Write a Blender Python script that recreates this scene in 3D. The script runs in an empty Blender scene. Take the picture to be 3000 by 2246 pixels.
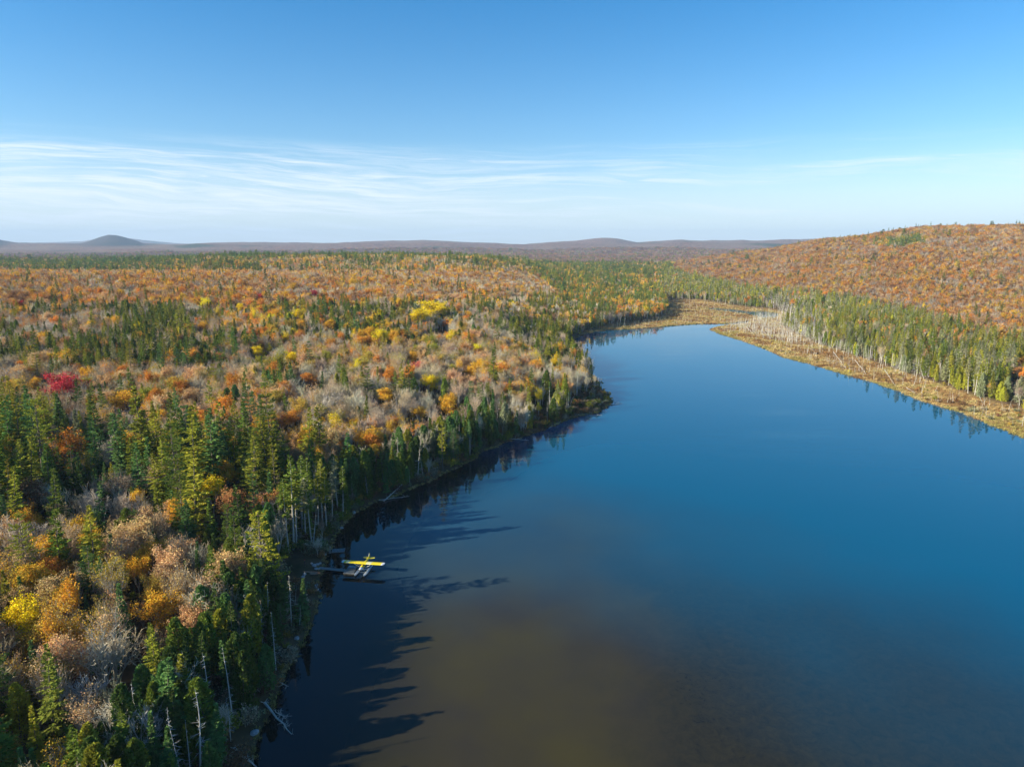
import bpy, math, random
import numpy as np
from mathutils import Vector, Matrix

SC = bpy.context.scene
COL = SC.collection
R = math.radians

# ------------------------------------------------------------------ camera
CAM_H = 78.0
PITCH = R(11.0)
FPX = 695.0                       # focal length in pixels of a 1024 wide picture
cam_data = bpy.data.cameras.new("camera")
cam_data.sensor_fit = 'HORIZONTAL'
cam_data.sensor_width = 36.0
cam_data.lens = 36.0 * FPX / 1024.0
cam_data.clip_start = 1.0
cam_data.clip_end = 60000.0
cam = bpy.data.objects.new("camera", cam_data)
COL.objects.link(cam)
cam.location = (0, 0, CAM_H)
cam.rotation_euler = (R(90) - PITCH, 0, 0)
SC.camera = cam

# ------------------------------------------------------------------ light
SUN_EL = R(23.5)
SUN_AZ = R(17.0)                  # light travels towards (cos az, sin az)
SUN_STRENGTH = 5.0
SKY_STRENGTH = 0.096
EXPOSURE = 1.1
sun_from = Vector((-math.cos(SUN_AZ) * math.cos(SUN_EL), -math.sin(SUN_AZ) * math.cos(SUN_EL), math.sin(SUN_EL)))
sl = bpy.data.lights.new("sun", 'SUN')
sl.energy = SUN_STRENGTH
sl.angle = R(0.55)
sl.color = (1.0, 0.925, 0.71)
so = bpy.data.objects.new("sun", sl)
COL.objects.link(so)
so.rotation_euler = sun_from.to_track_quat('Z', 'Y').to_euler()
so.location = (-200, -60, 300)

SC.view_settings.view_transform = 'Standard'
SC.view_settings.look = 'None'
SC.view_settings.gamma = 1.0
SC.view_settings.use_curve_mapping = False
SC.view_settings.exposure = EXPOSURE
SC.render.engine = 'CYCLES'
cy = SC.cycles
cy.max_bounces = 4
cy.diffuse_bounces = 2
cy.glossy_bounces = 2
cy.transmission_bounces = 2
cy.transparent_max_bounces = 4
cy.volume_bounces = 0
cy.caustics_reflective = False
cy.caustics_refractive = False
cy.use_denoising = True
try:
    cy.denoising_prefilter = 'ACCURATE'
    cy.denoising_input_passes = 'RGB_ALBEDO_NORMAL'
except Exception:
    pass

# ------------------------------------------------------------------ node helpers
class NT:
    def __init__(self, tree):
        self.t = tree
        tree.nodes.clear()
    def n(self, typ, ins=None, **props):
        nd = self.t.nodes.new(typ)
        for k, v in props.items():
            setattr(nd, k, v)
        if ins:
            for k, v in ins.items():
                s = nd.inputs[k]
                if isinstance(v, bpy.types.NodeSocket):
                    self.t.links.new(v, s)
                else:
                    s.default_value = v
        return nd
    def math(self, op, a, b=0.0, c=None, clamp=False):
        ins = {0: a, 1: b}
        if c is not None: ins[2] = c
        nd = self.n('ShaderNodeMath', ins, operation=op, use_clamp=clamp)
        return nd.outputs[0]
    def mix(self, f, a, b, blend='MIX'):
        nd = self.n('ShaderNodeMix', data_type='RGBA', blend_type=blend)
        for k, v in ((0, f), (6, a), (7, b)):
            s = nd.inputs[k]
            if isinstance(v, bpy.types.NodeSocket): self.t.links.new(v, s)
            else: s.default_value = v if k == 0 else (tuple(v) + (1.0,))[:4]
        return nd.outputs[2]
    def ramp(self, f, stops):
        nd = self.n('ShaderNodeValToRGB', {0: f})
        el = nd.color_ramp.elements
        el[0].position, el[0].color = stops[0][0], (tuple(stops[0][1]) + (1,))[:4]
        el[1].position, el[1].color = stops[-1][0], (tuple(stops[-1][1]) + (1,))[:4]
        for p, c in stops[1:-1]:
            e = el.new(p); e.color = (tuple(c) + (1,))[:4]
        return nd.outputs[0]
    def maprange(self, v, a, b, c=0.0, d=1.0, smooth=False):
        nd = self.n('ShaderNodeMapRange', {0: v, 1: a, 2: b, 3: c, 4: d}, clamp=True)
        if smooth: nd.interpolation_type = 'SMOOTHSTEP'
        return nd.outputs[0]
    def noise(self, vec, scale, detail=3.0, rough=0.5, dist=0.0):
        return self.n('ShaderNodeTexNoise', {'Vector': vec, 'Scale': scale, 'Detail': detail, 'Roughness': rough, 'Distortion': dist})

# ------------------------------------------------------------------ world
world = bpy.data.worlds.new("World")
SC.world = world
world.use_nodes = True
w = NT(world.node_tree)
sky = w.n('ShaderNodeTexSky', sky_type='NISHITA', sun_disc=False, sun_elevation=SUN_EL,
          sun_rotation=R(270) - SUN_AZ, altitude=400.0, air_density=1.0, dust_density=0.6, ozone_density=2.2)
tc = w.n('ShaderNodeTexCoord')
sep = w.n('ShaderNodeSeparateXYZ', {0: tc.outputs['Generated']})
elev = w.math('MULTIPLY', w.math('ARCSINE', sep.outputs[2]), 57.2958)          # degrees
az = w.math('ARCTAN2', sep.outputs[0], sep.outputs[1])                         # radians from +Y
hs = w.n('ShaderNodeHueSaturation', {'Color': sky.outputs[0], 'Saturation': 1.16, 'Hue': 0.493, 'Value': 1.0})
deep = w.maprange(elev, 4.0, 23.0, 0.0, 1.0)
tinted = w.mix(deep, (0.72, 0.80, 0.90), (0.02, 0.60, 0.90))
zen = w.mix(w.maprange(elev, 22.0, 55.0), (1, 1, 1), (0.48, 0.52, 0.60))
skyc = w.mix(1.0, w.mix(1.0, hs.outputs[0], tinted, 'MULTIPLY'), zen, 'MULTIPLY')
# cirrus: long thin streaks low over the horizon
wrp = w.noise(w.n('ShaderNodeCombineXYZ', {0: w.math('MULTIPLY', az, 1.3), 1: w.math('MULTIPLY', elev, 0.10), 2: 1.3}).outputs[0], 2.0, 3.0, 0.5)
ev = w.math('ADD', elev, w.math('MULTIPLY', w.math('SUBTRACT', wrp.outputs[0], 0.5), 3.4))
cv = w.n('ShaderNodeCombineXYZ', {0: w.math('MULTIPLY', az, 1.5), 1: w.math('ADD', w.math('MULTIPLY', ev, 0.75), w.math('MULTIPLY', az, 1.1)), 2: 3.7})
n1 = w.noise(cv.outputs[0], 1.7, 9.0, 0.62, 0.5)
cv2 = w.n('ShaderNodeCombineXYZ', {0: w.math('MULTIPLY', az, 1.0), 1: w.math('MULTIPLY', ev, 0.22), 2: 9.1})
n2 = w.noise(cv2.outputs[0], 1.9, 3.0, 0.5, 0.2)
lefty = w.maprange(az, -0.5, 0.5, 0.13, -0.08)
band = w.math('MULTIPLY', w.maprange(elev, 8.3, 6.3, 0, 1, True), w.maprange(elev, 0.5, 3.5, 0.35, 1))
cir = w.math('MULTIPLY', w.maprange(w.math('ADD', w.math('ADD', n1.outputs[0], w.math('MULTIPLY', n2.outputs[0], 0.45)), lefty), 0.62, 0.92, 0, 1, True), band)
wisp = w.noise(w.n('ShaderNodeCombineXYZ', {0: w.math('MULTIPLY', az, 7.0), 1: w.math('ADD', w.math('MULTIPLY', ev, 2.4), w.math('MULTIPLY', az, 5.0)), 2: 4.4}).outputs[0], 1.5, 7.0, 0.65, 0.8)
cir = w.math('MULTIPLY', cir, w.maprange(wisp.outputs[0], 0.38, 0.60, 0.10, 1.25))
thin = w.math('MULTIPLY', w.maprange(elev, 8.6, 0.5, 0, 1, True), 0.50)
cov = w.math('MINIMUM', w.math('ADD', w.math('MULTIPLY', cir, 0.54), thin), 0.92)
cloudcol = w.n('ShaderNodeRGB'); cloudcol.outputs[0].default_value = (5.0, 5.45, 5.9, 1)
skyf = w.mix(cov, skyc, cloudcol.outputs[0])
bg = w.n('ShaderNodeBackground', {'Color': skyf, 'Strength': SKY_STRENGTH})
wo = w.n('ShaderNodeOutputWorld', {'Surface': bg.outputs[0]})

# ------------------------------------------------------------------ projection helpers (used to find where things stand on the ground)
CP, SP = math.cos(PITCH), math.sin(PITCH)
def ray(px, py):
    """unit-free ray through a point given in photo pixels (3000 wide)"""
    x = px * 1024 / 3000.0 - 512.0
    v = 383.0 - py * 1024 / 3000.0
    return x, FPX * CP + v * SP, -FPX * SP + v * CP
def on_plane(px, py, z=0.0):
    x, y, k = ray(px, py)
    t = (z - CAM_H) / k
    return (x * t, y * t)
def project(X, Y, Z):
    """world -> photo pixels (3000 wide), arrays"""
    zc = Y * CP - (Z - CAM_H) * SP
    zc = np.where(np.abs(zc) < 1e-3, 1e-3, zc)
    v = (Y * SP + (Z - CAM_H) * CP) / zc * FPX
    x = X / zc * FPX
    return (x + 512) * 3000 / 1024, (383 - v) * 3000 / 1024, zc

def vnoise(x, y, seed=0):
    xi = np.floor(x).astype(np.int64); yi = np.floor(y).astype(np.int64)
    xf = x - xi; yf = y - yi
    u = xf * xf * (3 - 2 * xf); v = yf * yf * (3 - 2 * yf)
    def h(a, b):
        n = (a * 374761393 + b * 668265263 + seed * 1442695041) & 0x7fffffff
        n = ((n ^ (n >> 13)) * 1274126177) & 0x7fffffff
        return ((n ^ (n >> 16)) & 0xffff) / 65535.0
    return (h(xi, yi) * (1 - u) + h(xi + 1, yi) * u) * (1 - v) + (h(xi, yi + 1) * (1 - u) + h(xi + 1, yi + 1) * u) * v
def fnoise(x, y, seed=0, octs=4):
    s = 0; a = 1; t = 0
    for i in range(octs):
        s = s + a * vnoise(x * 2 ** i, y * 2 ** i, seed + i * 17); t += a; a *= 0.5
    return s / t

def inpoly(x, y, poly):
    x = np.asarray(x, float); y = np.asarray(y, float)
    inside = np.zeros(x.shape, bool)
    n = len(poly); j = n - 1
    for i in range(n):
        xi, yi = poly[i]; xj, yj = poly[j]
        if yi != yj:
            c = ((yi > y) != (yj > y)) & (x < (xj - xi) * (y - yi) / (yj - yi) + xi)
            inside ^= c
        j = i
    return inside
def distpoly(x, y, poly, closed=True):
    d = np.full(x.shape, 1e12)
    n = len(poly)
    for i in range(n if closed else n - 1):
        ax, ay = poly[i]; bx, by = poly[(i + 1) % n]
        dx, dy = bx - ax, by - ay
        L = dx * dx + dy * dy + 1e-9
        t = np.clip(((x - ax) * dx + (y - ay) * dy) / L, 0, 1)
        d = np.minimum(d, (x - ax - t * dx) ** 2 + (y - ay - t * dy) ** 2)
    return np.sqrt(d)

# ------------------------------------------------------------------ lake outline
LEFT = [(741,2199),(756,2154),(777,2110),(798,2080),(810,2035),(828,1990),(837,1954),(872,1918),(885,1876),(912,1825),(926,1786),
        (933,1750),(933,1725),(936,1695),(941,1668),(947,1630),(962,1612),(980,1583),(1000,1546),(1024,1513),(1041,1500),(1075,1484),(1104,1467),(1140,1459),
        (1181,1442),(1232,1418),(1297,1385),(1350,1365),(1381,1348),(1408,1324),(1452,1310),(1484,1294),(1530,1279),(1571,1264),
        (1604,1255),(1636,1240),(1666,1228),(1701,1218),(1745,1211),(1776,1190),(1794,1175),(1777,1160),(1757,1142),(1745,1115),(1727,1096),
        (1700,1062),(1670,1035),(1662,1012),(1680,992),(1720,974),(1774,966),(1853,963),(1916,958),(1980,952),(2037,948),(2087,947),(2132,947),(2175,941),
        (2200,938),(2196,946),(2150,951),(2106,957),(2084,964)]
RIGHT = [(2084,964),(2122,980),(2170,994),(2201,1005),(2249,1022),(2300,1046),(2363,1061),(2427,1080),(2490,1099),(2553,1116),
         (2616,1137),(2680,1165),(2743,1186),(2806,1203),(2870,1228),(2933,1254),(3000,1282),(3200,1362),(3600,1520)]
lake = [(-30, -260), (-52, -60), (-50, 20), (-44.5, 70)] + [on_plane(736, 2246)] + [on_plane(*p) for p in LEFT] + [on_plane(*p) for p in RIGHT[1:]] + \
       [(330, 90), (420, -100), (300, -300)]
def subdiv_shore(poly, amp=0.05):
    """break long shore edges with small bays and points"""
    out = []; rnd = random.Random(5)
    for i in range(len(poly)):
        a = Vector(poly[i]); b = Vector(poly[(i + 1) % len(poly)])
        L = (b - a).length
        n = max(1, min(24, int(L / 3.5))) if L < 250 else 1
        nrm = Vector((-(b - a).y, (b - a).x)).normalized()
        for k in range(n):
            t = k / n
            p = a.lerp(b, t)
            if k: p = p + nrm * rnd.uniform(-1, 1) * min(1.3, 0.16 * L / n + 0.3)
            out.append((p.x, p.y))
    return out
lake = subdiv_shore(lake)
creek = [on_plane(*p) for p in [(2070,900),(2140,905),(2200,912),(2240,911),(2285,918),(2280,928),(2235,930),(2200,921),(2130,912),(2075,905)]]
MARSH_R = [(2070,964),(2130,990),(2300,1060),(2616,1145),(3000,1300),(3600,1540),(3600,1425),(3000,1208),(2901,1182),(2838,1160),(2775,1138),
           (2700,1112),(2600,1078),(2490,1042),(2380,1005),(2310,972),(2270,945),(2200,935),(2150,940),(2100,950)]
MARSH_M = [(1700,975),(1774,960),(1821,950),(1869,943),(1932,937),(1958,915),(1950,880),(2043,883),(2138,897),(2265,908),(2330,925),(2300,948),(2160,960),(2040,960),(1900,972),(1774,982)]
marsh_r = [on_plane(*p) for p in MARSH_R]
marsh_m = [on_plane(*p) for p in MARSH_M]

# ------------------------------------------------------------------ terrain heights: a table over azimuth (photo column) and distance
ROWS = [0, 60, 130, 220, 320, 450, 620, 850, 1080, 1350, 1750, 2300, 3100, 4500, 6500, 9500, 15000, 30000]
COLS = [-600, 0, 355, 800, 1100, 1400, 1650, 1950, 2200, 2400, 2700, 3000, 3600]
def zc_(y, Y, canopy=11):            # ground height whose canopy shows at photo row y from distance Y
    _, a, k = ray(1500, y)
    return CAM_H + Y * k / a - canopy
T = {
 -600: [4,4,5,7,11,18,27,37,28,26,zc_(772,1750,18),zc_(758,2300,19),40,zc_(738,4500,8),zc_(728,6500,5),zc_(690,9500,0),120,120],
 0:    [4,4,5,7,11,18,27,zc_(801,850),27,25,zc_(770,1750,18),zc_(754,2300,19),28,zc_(742,4500,8),zc_(730,6500,5),zc_(693,9500,0),150,120],
 355:  [4,4,5,7,11,18,27,zc_(801,850),27,25,zc_(768,1750,18),zc_(754,2300,19),28,zc_(740,4500,8),zc_(727,6500,5),zc_(716,9500,0),zc_(705,15000,0),120],
 800:  [3,3,5,7,11,18,27,zc_(800,850),30,zc_(768,1350),44,zc_(752,2300,19),28,zc_(741,4500,8),zc_(724,6500,5),zc_(711,9500,0),160,120],
 1100: [2,2,4,7,10,16,26,zc_(805,850),34,zc_(748,1350,15),40,36,40,zc_(741,4500,8),zc_(720,6500,5),zc_(709,9500,0),160,120],
 1400: [2,2,3,5,8,12,19,zc_(830,850),33,zc_(756,1350),36,30,36,zc_(742,4500,8),zc_(722,6500,5),zc_(712,9500,0),160,120],
 1650: [1,1,2,3,4,4,5,8,12,14,16,14,16,zc_(742,4500,8),zc_(714,6500,5),zc_(707,9500,0),160,120],
 1950: [1,1,1,1,1,2,2,3,3,5,8,14,28,zc_(738,4500,8),zc_(706,6500,5),90,160,120],
 2200: [1,1,1,1,1,1,2,2,5,12,22,zc_(736,2300),50,zc_(722,4500,8),zc_(706,6500,5),90,160,120],
 2400: [1,1,1,1,1,1,2,4,zc_(818,1080),zc_(760,1350),zc_(708,1750),92,80,70,zc_(716,6500,5),90,160,120],
 2700: [1,1,1,1,1,1,3,10,zc_(775,1080),zc_(705,1350),zc_(662,1750,13),110,90,70,90,90,160,120],
 3000: [1,1,1,1,1,2,5,18,zc_(757,1080),zc_(690,1350),zc_(659,1750,14),110,90,70,90,90,160,120],
 3600: [1,1,1,1,1,3,9,25,50,90,128,110,90,70,90,90,160,120],
}
TAB = np.array([T[c] for c in COLS], float)
COL_AZ = np.array([math.atan((c * 1024 / 3000 - 512) / (FPX * CP + 60 * SP)) for c in COLS])
def cr(p0, p1, p2, p3, t):
    return 0.5 * (2 * p1 + (p2 - p0) * t + (2 * p0 - 5 * p1 + 4 * p2 - p3) * t * t + (3 * p1 - p0 - 3 * p2 + p3) * t * t * t)
RIDGES = [
 (17000, 2600, 0, [(-600,712),(0,714),(180,709),(270,706),(310,698),(400,697),(480,706),(560,713),(700,718),(3600,718)]),
 (8600, 1500, 0, [(-600,690),(-100,684),(0,693),(40,703),(80,711),(262,712),(288,706),(304,700),(326,692.5),(345,688.5),(366,689),(386,693.5),(402,698),(420,703),(440,710),(470,712),(560,716),(640,711),(760,709),(1000,711),(1160,704),(1240,702),(1400,709),(1535,714),(1650,706),(1760,697),(1800,699),(1860,709),(1980,703),(2180,704),(2380,698),(2600,698),(3600,698)]),
 (6900, 500, 0, [(-600,712),(0,716),(200,713),(420,719),(600,713),(820,717),(1050,712),(1300,710),(1480,717),(1650,712),(1850,714),(2000,709),(2250,712),(2500,708),(3600,708)]),
 (5400, 600, 28, [(-600,722),(100,720),(240,724),(420,716),(560,721),(760,717),(900,720),(1150,714),(1300,716),(1600,722),(1800,712),(1950,709),(2100,716),(2300,712),(3600,712)]),
 (4300, 500, 30, [(-600,733),(300,735),(500,729),(800,737),(1200,733),(1700,738),(2000,726),(2300,718),(3600,718)])]
def ground_base(X, Y):
    azv = np.arctan2(X, Y)
    D = np.hypot(X, Y) * np.cos(np.clip(azv, -1.0, 1.0))
    D = np.clip(D, 1, 29990)
    azc = np.clip(azv, COL_AZ[0], COL_AZ[-1] - 1e-6)
    ci = np.clip(np.searchsorted(COL_AZ, azc, side='right') - 1, 0, len(COLS) - 2)
    ct = (azc - COL_AZ[ci]) / (COL_AZ[ci + 1] - COL_AZ[ci])
    ct = ct * ct * (3 - 2 * ct) * 0.5 + ct * 0.5
    rows = np.array(ROWS, float)
    ri = np.clip(np.searchsorted(rows, D, side='right') - 1, 0, len(ROWS) - 2)
    rt = (D - rows[ri]) / (rows[ri + 1] - rows[ri])
    nr = len(ROWS)
    def col(c):
        a = TAB[c, np.clip(ri - 1, 0, nr - 1)]; b = TAB[c, ri]; d = TAB[c, ri + 1]; e = TAB[c, np.clip(ri + 2, 0, nr - 1)]
        return cr(a, b, d, e, rt)
    z = col(ci) * (1 - ct) + col(ci + 1) * ct
    amp = np.clip((D - 350) / 1500, 0, 3.0)
    z = z + (fnoise(X / 260, Y / 260, 3, 3) - 0.5) * 9 * np.minimum(amp, 1.2)
    z = z + (fnoise(X / 200, Y / 420, 27, 3) - 0.5) * 16 * np.clip((D - 3800) / 1500, 0, 1)
    pxc = (np.tan(azv) * (FPX * CP + 62 * SP) + 512) * 3000 / 1024
    pxc = np.where(np.abs(azv) > 1.2, 3600, pxc)
    zb = np.interp(D, [2600, 3600], [0, 1])
    zlow = 20 + np.interp(D, [3600, 5500, 9000, 20000], [0, 22, 45, 60]) + (fnoise(X / 500, Y / 700, 11, 4) - 0.5) * 22
    z = z * (1 - zb) + np.minimum(zlow, 76) * zb
    for (D0, wd_, cn_, prof) in RIDGES:
        pr = np.array(prof, float)
        yy = np.interp(pxc, pr[:, 0], pr[:, 1]) + (fnoise(pxc / 60.0, np.full(pxc.shape, D0 * 1.0), 5, 3) - 0.5) * (4.0 if D0 < 15000 else 1.5)
        v_ = 383 - yy * 1024 / 3000
        top = CAM_H + D0 * (-FPX * SP + v_ * CP) / (FPX * CP + v_ * SP) - cn_
        e_ = np.exp(-((D - D0) / wd_) ** 2) * (1 - 0.10 * fnoise(X / 350, Y / 350, 19, 3) * (np.abs(D - D0) > wd_ * .25))
        z = np.where(D > 3000, np.maximum(z, (z * (1 - e_) + top * e_)), z)
    return z
def shore_sd(X, Y):
    sd = np.full(X.shape, 1e4)
    m = (np.abs(X) < 900) & (Y < 1500) & (Y > -600)
    if m.any():
        x, y = X[m], Y[m]
        s = distpoly(x, y, lake)
        s = np.where(inpoly(x, y, lake), -s, s)
        c = distpoly(x, y, creek)
        c = np.where(inpoly(x, y, creek), -c, c)
        sd[m] = np.minimum(s, c)
    return sd
def marsh_mask(X, Y):
    m = np.zeros(X.shape)
    q = (Y > 60) & (Y < 1500) & (np.abs(X) < 900)
    if q.any():
        x, y = X[q], Y[q]
        for p in (marsh_r, marsh_m):
            d = distpoly(x, y, p)
            s = np.where(inpoly(x, y, p), d, -d)
            m[q] = np.maximum(m[q], np.clip((s + 3) / 6, 0, 1))
    return m
def ground_z(X, Y, full=False):
    X = np.asarray(X, float); Y = np.asarray(Y, float)
    base = ground_base(X, Y)
    sd = shore_sd(X, Y)
    mm = marsh_mask(X, Y)
    s = np.clip(sd / 70, 0, 1); s = s * s * (3 - 2 * s)
    bank = 1.5 * np.clip(sd / 5, 0, 1) ** 0.8
    land = 0.05 + bank + (base - 1.0) * s + (fnoise(X / 9, Y / 9, 21, 3) - 0.5) * 1.2 * np.clip(sd / 12, 0, 1)
    low = 0.08 + 0.25 * np.clip(sd / 4, 0, 1) + (fnoise(X / 5, Y / 5, 31, 2) - 0.5) * 0.3 * np.clip(sd / 3, 0, 1)
    z = land * (1 - mm) + low * mm
    wet = np.maximum(sd * 0.35, -4.0)
    z = np.where(sd < 0, wet, z)
    if full: return z, sd, mm
    return z
def gz(x, y): return float(ground_z(np.array([x]), np.array([y]))[0])
def find_ground(px, py, hh=0.0):
    """ground point whose height hh above the ground shows at a photo pixel"""
    x, y, k = ray(px, py)
    t = np.linspace(0.10, 4.2, 9000) ** 1.0
    X = x * t; Y = y * t; Z = CAM_H + k * t - hh
    g = ground_z(X, Y)
    hit = np.nonzero(Z <= np.maximum(g, 0))[0]
    i = hit[0] if len(hit) else len(t) - 1
    return float(X[i]), float(Y[i])

# ------------------------------------------------------------------ mesh helpers
def add_attr(me, name, vals, dom='FACE'):
    a = me.attributes.new(name, 'FLOAT', dom); a.data.foreach_set('value', np.asarray(vals, np.float32))
def raw_mesh(name, V, F, mats=(), mat_idx=None, fv=None, smooth=False):
    """V (n,3); F list of arrays of faces, all quads or all tris each"""
    me = bpy.data.meshes.new(name)
    V = np.asarray(V, np.float32)
    F = [np.asarray(f, np.int32) for f in F if len(f)]
    nf = sum(len(f) for f in F)
    me.vertices.add(len(V)); me.vertices.foreach_set('co', V.ravel())
    me.loops.add(sum(f.size for f in F)); me.loops.foreach_set('vertex_index', np.concatenate([f.ravel() for f in F]))
    me.polygons.add(nf)
    tot = np.concatenate([np.full(len(f), f.shape[1], np.int32) for f in F])
    st = np.concatenate([[0], np.cumsum(tot)[:-1]]).astype(np.int32)
    me.polygons.foreach_set('loop_start', st)
    for m in mats: me.materials.append(m)
    if mat_idx is not None: me.polygons.foreach_set('material_index', np.asarray(mat_idx, np.int32))
    me.polygons.foreach_set('use_smooth', np.full(nf, smooth))
    if fv is not None: add_attr(me, 'v', fv)
    me.update(calc_edges=True)
    me.validate()
    return me
def link(name, me, parent=None, loc=None):
    o = bpy.data.objects.new(name, me); COL.objects.link(o)
    if parent is not None: o.parent = parent
    if loc is not None: o.location = loc
    return o
def tag(o, label=None, cat=None, group=None, kind=None):
    if label: o['label'] = label
    if cat: o['category'] = cat
    if group: o['group'] = group
    if kind: o['kind'] = kind
    return o
def empty(name, loc, rz=0.0):
    o = bpy.data.objects.new(name, None); COL.objects.link(o)
    o.location = loc; o.rotation_euler = (0, 0, rz); o.empty_display_size = 0.3
    return o

# ------------------------------------------------------------------ materials
def mat(name):
    m = bpy.data.materials.new(name); m.use_nodes = True
    return m, NT(m.node_tree)
def simple(name, col, rough=0.7, spec=0.3, var=0.15, scale=3.0, metal=0.0):
    m, n = mat(name)
    co = n.n('ShaderNodeTexCoord')
    nz = n.noise(co.outputs['Object'], scale, 5.0, 0.6)
    c = n.mix(nz.outputs[0], tuple(x * (1 - var * 1.6) for x in col), tuple(min(1, x * (1 + var * 1.6)) for x in col))
    b = n.n('ShaderNodeBsdfPrincipled', {'Base Color': c, 'Roughness': rough, 'Specular IOR Level': spec, 'Metallic': metal})
    n.n('ShaderNodeOutputMaterial', {0: b.outputs[0]})
    return m
def foliage_mat(name, transl=0.25, lo=0.55, hi=1.35, hue=0.02):
    m, n = mat(name)
    t = n.n('ShaderNodeAttribute', attribute_type='INSTANCER', attribute_name='tint')
    v = n.n('ShaderNodeAttribute', attribute_type='GEOMETRY', attribute_name='v')
    val = n.maprange(v.outputs['Fac'], 0, 1, lo, hi)
    v2 = n.math('FRACT', n.math('MULTIPLY', v.outputs['Fac'], 7.31))
    h = n.maprange(v2, 0, 1, 0.5 - hue, 0.5 + hue)
    hsn = n.n('ShaderNodeHueSaturation', {'Hue': h, 'Saturation': 1.0, 'Value': val, 'Color': t.outputs['Color']})
    d = n.n('ShaderNodeBsdfDiffuse', {'Color': hsn.outputs[0]})
    if transl:
        tr = n.n('ShaderNodeBsdfTranslucent', {'Color': hsn.outputs[0]})
        d = n.n('ShaderNodeMixShader', {0: transl, 1: d.outputs[0], 2: tr.outputs[0]})
    n.n('ShaderNodeOutputMaterial', {0: d.outputs[0]})
    return m
M = {}
M['needle'] = foliage_mat('needles', 0.22, 0.6, 1.5, 0.02)
M['leaf'] = foliage_mat('leaves', 0.22, 0.6, 1.4, 0.022)
M['twig'] = foliage_mat('bare_twigs', 0.0, 0.65, 1.3, 0.0)
M['grass'] = foliage_mat('marsh_blades', 0.0, 0.5, 1.5, 0.02)
M['bark'] = simple('bark', (0.17, 0.135, 0.11), 0.9, 0.1, 0.3, 2.0)
M['palebark'] = simple('pale_bark', (0.46, 0.42, 0.37), 0.9, 0.1, 0.25, 2.0)
M['deadwood'] = simple('dead_wood', (0.55, 0.52, 0.48), 0.9, 0.1, 0.25, 2.0)
M['rock'] = simple('rock', (0.36, 0.36, 0.37), 0.85, 0.2, 0.25, 2.5)
M['planks'] = simple('dock_planks', (0.25, 0.255, 0.25), 0.85, 0.2, 0.2, 6.0)
M['darkwood'] = simple('dark_timber', (0.10, 0.085, 0.07), 0.85, 0.2, 0.2, 6.0)
M['yellow'] = simple('yellow_paint', (0.86, 0.66, 0.01), 0.35, 0.5, 0.04, 1.5)
M['white'] = simple('white_paint', (0.80, 0.81, 0.82), 0.4, 0.5, 0.03, 1.5)
M['alu'] = simple('float_aluminium', (0.62, 0.66, 0.70), 0.45, 0.5, 0.05, 1.5, 0.25)
M['black'] = simple('black_paint', (0.02, 0.02, 0.022), 0.4, 0.5, 0.1, 2.0)
M['blue'] = simple('blue_paint', (0.03, 0.10, 0.32), 0.4, 0.5, 0.1, 2.0)
M['bluetarp'] = simple('pale_blue_tarp', (0.16, 0.30, 0.42), 0.6, 0.3, 0.15, 2.0)
M['glass'] = simple('cabin_glass', (0.03, 0.05, 0.08), 0.08, 0.6, 0.05, 2.0)
M['canoe'] = simple('canoe_hull', (0.62, 0.28, 0.18), 0.5, 0.4, 0.12, 2.0)
M['canoein'] = simple('canoe_inside', (0.60, 0.33, 0.22), 0.7, 0.2, 0.12, 2.0)
M['skin'] = simple('skin', (0.50, 0.31, 0.23), 0.6, 0.3, 0.05, 5.0)
M['darkcloth'] = simple('dark_cloth', (0.015, 0.018, 0.035), 0.9, 0.1, 0.2, 8.0)
M['redcloth'] = simple('red_cloth', (0.55, 0.04, 0.03), 0.85, 0.1, 0.1, 8.0)

# ------------------------------------------------------------------ tree geometry
def unit(a):
    return a / (np.linalg.norm(a, axis=-1, keepdims=True) + 1e-9)
def tubes(segs, sides=3):
    """segs (n,8): p0 xyz, p1 xyz, r0, r1 -> V, F quads"""
    s = np.asarray(segs, float)
    p0, p1, r0, r1 = s[:, :3], s[:, 3:6], s[:, 6], s[:, 7]
    d = unit(p1 - p0)
    ref = np.where(np.abs(d[:, 2:3]) > 0.9, np.array([[1.0, 0, 0]]), np.array([[0, 0, 1.0]]))
    a = unit(np.cross(d, ref)); b = np.cross(d, a)
    n = len(s)
    ang = np.arange(sides) * 2 * math.pi / sides
    ring = a[:, None, :] * np.cos(ang)[None, :, None] + b[:, None, :] * np.sin(ang)[None, :, None]
    A = p0[:, None, :] + ring * r0[:, None, None]
    B = p1[:, None, :] + ring * r1[:, None, None]
    V = np.concatenate([A, B], 1).reshape(-1, 3)
    base = (np.arange(n) * 2 * sides)[:, None]
    i = np.arange(sides); j = (i + 1) % sides
    F = np.stack([base + i, base + j, base + j + sides, base + i + sides], -1).reshape(-1, 4)
    return V, F
def quads(c, a, b):
    """rhombs: centre c, half axes a, b"""
    V = np.stack([c - a, c - b, c + a, c + b], 1).reshape(-1, 3)
    n = len(c)
    F = np.arange(n * 4).reshape(n, 4)
    return V, F
def rvec(rng, n):
    return unit(rng.normal(size=(n, 3)))

def trunk_segs(h, r, rng, lean=0.02, n=6, top=1.0):
    pts = [np.zeros(3)]
    d = np.array([rng.normal() * lean, rng.normal() * lean, 1.0])
    for i in range(n):
        d = d + np.array([rng.normal() * lean, rng.normal() * lean, 0]) * 0.6
        pts.append(pts[-1] + d / d[2] * h * top / n)
    rad = [r * (1 - i / n * 0.93) for i in range(n + 1)]
    return [(*pts[i], *pts[i + 1], rad[i], rad[i + 1]) for i in range(n)], pts
def trunk_at(pts, z):
    zs = np.array([p[2] for p in pts])
    P = np.array(pts)
    return np.stack([np.interp(z, zs, P[:, k]) for k in range(3)], -1)

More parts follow.
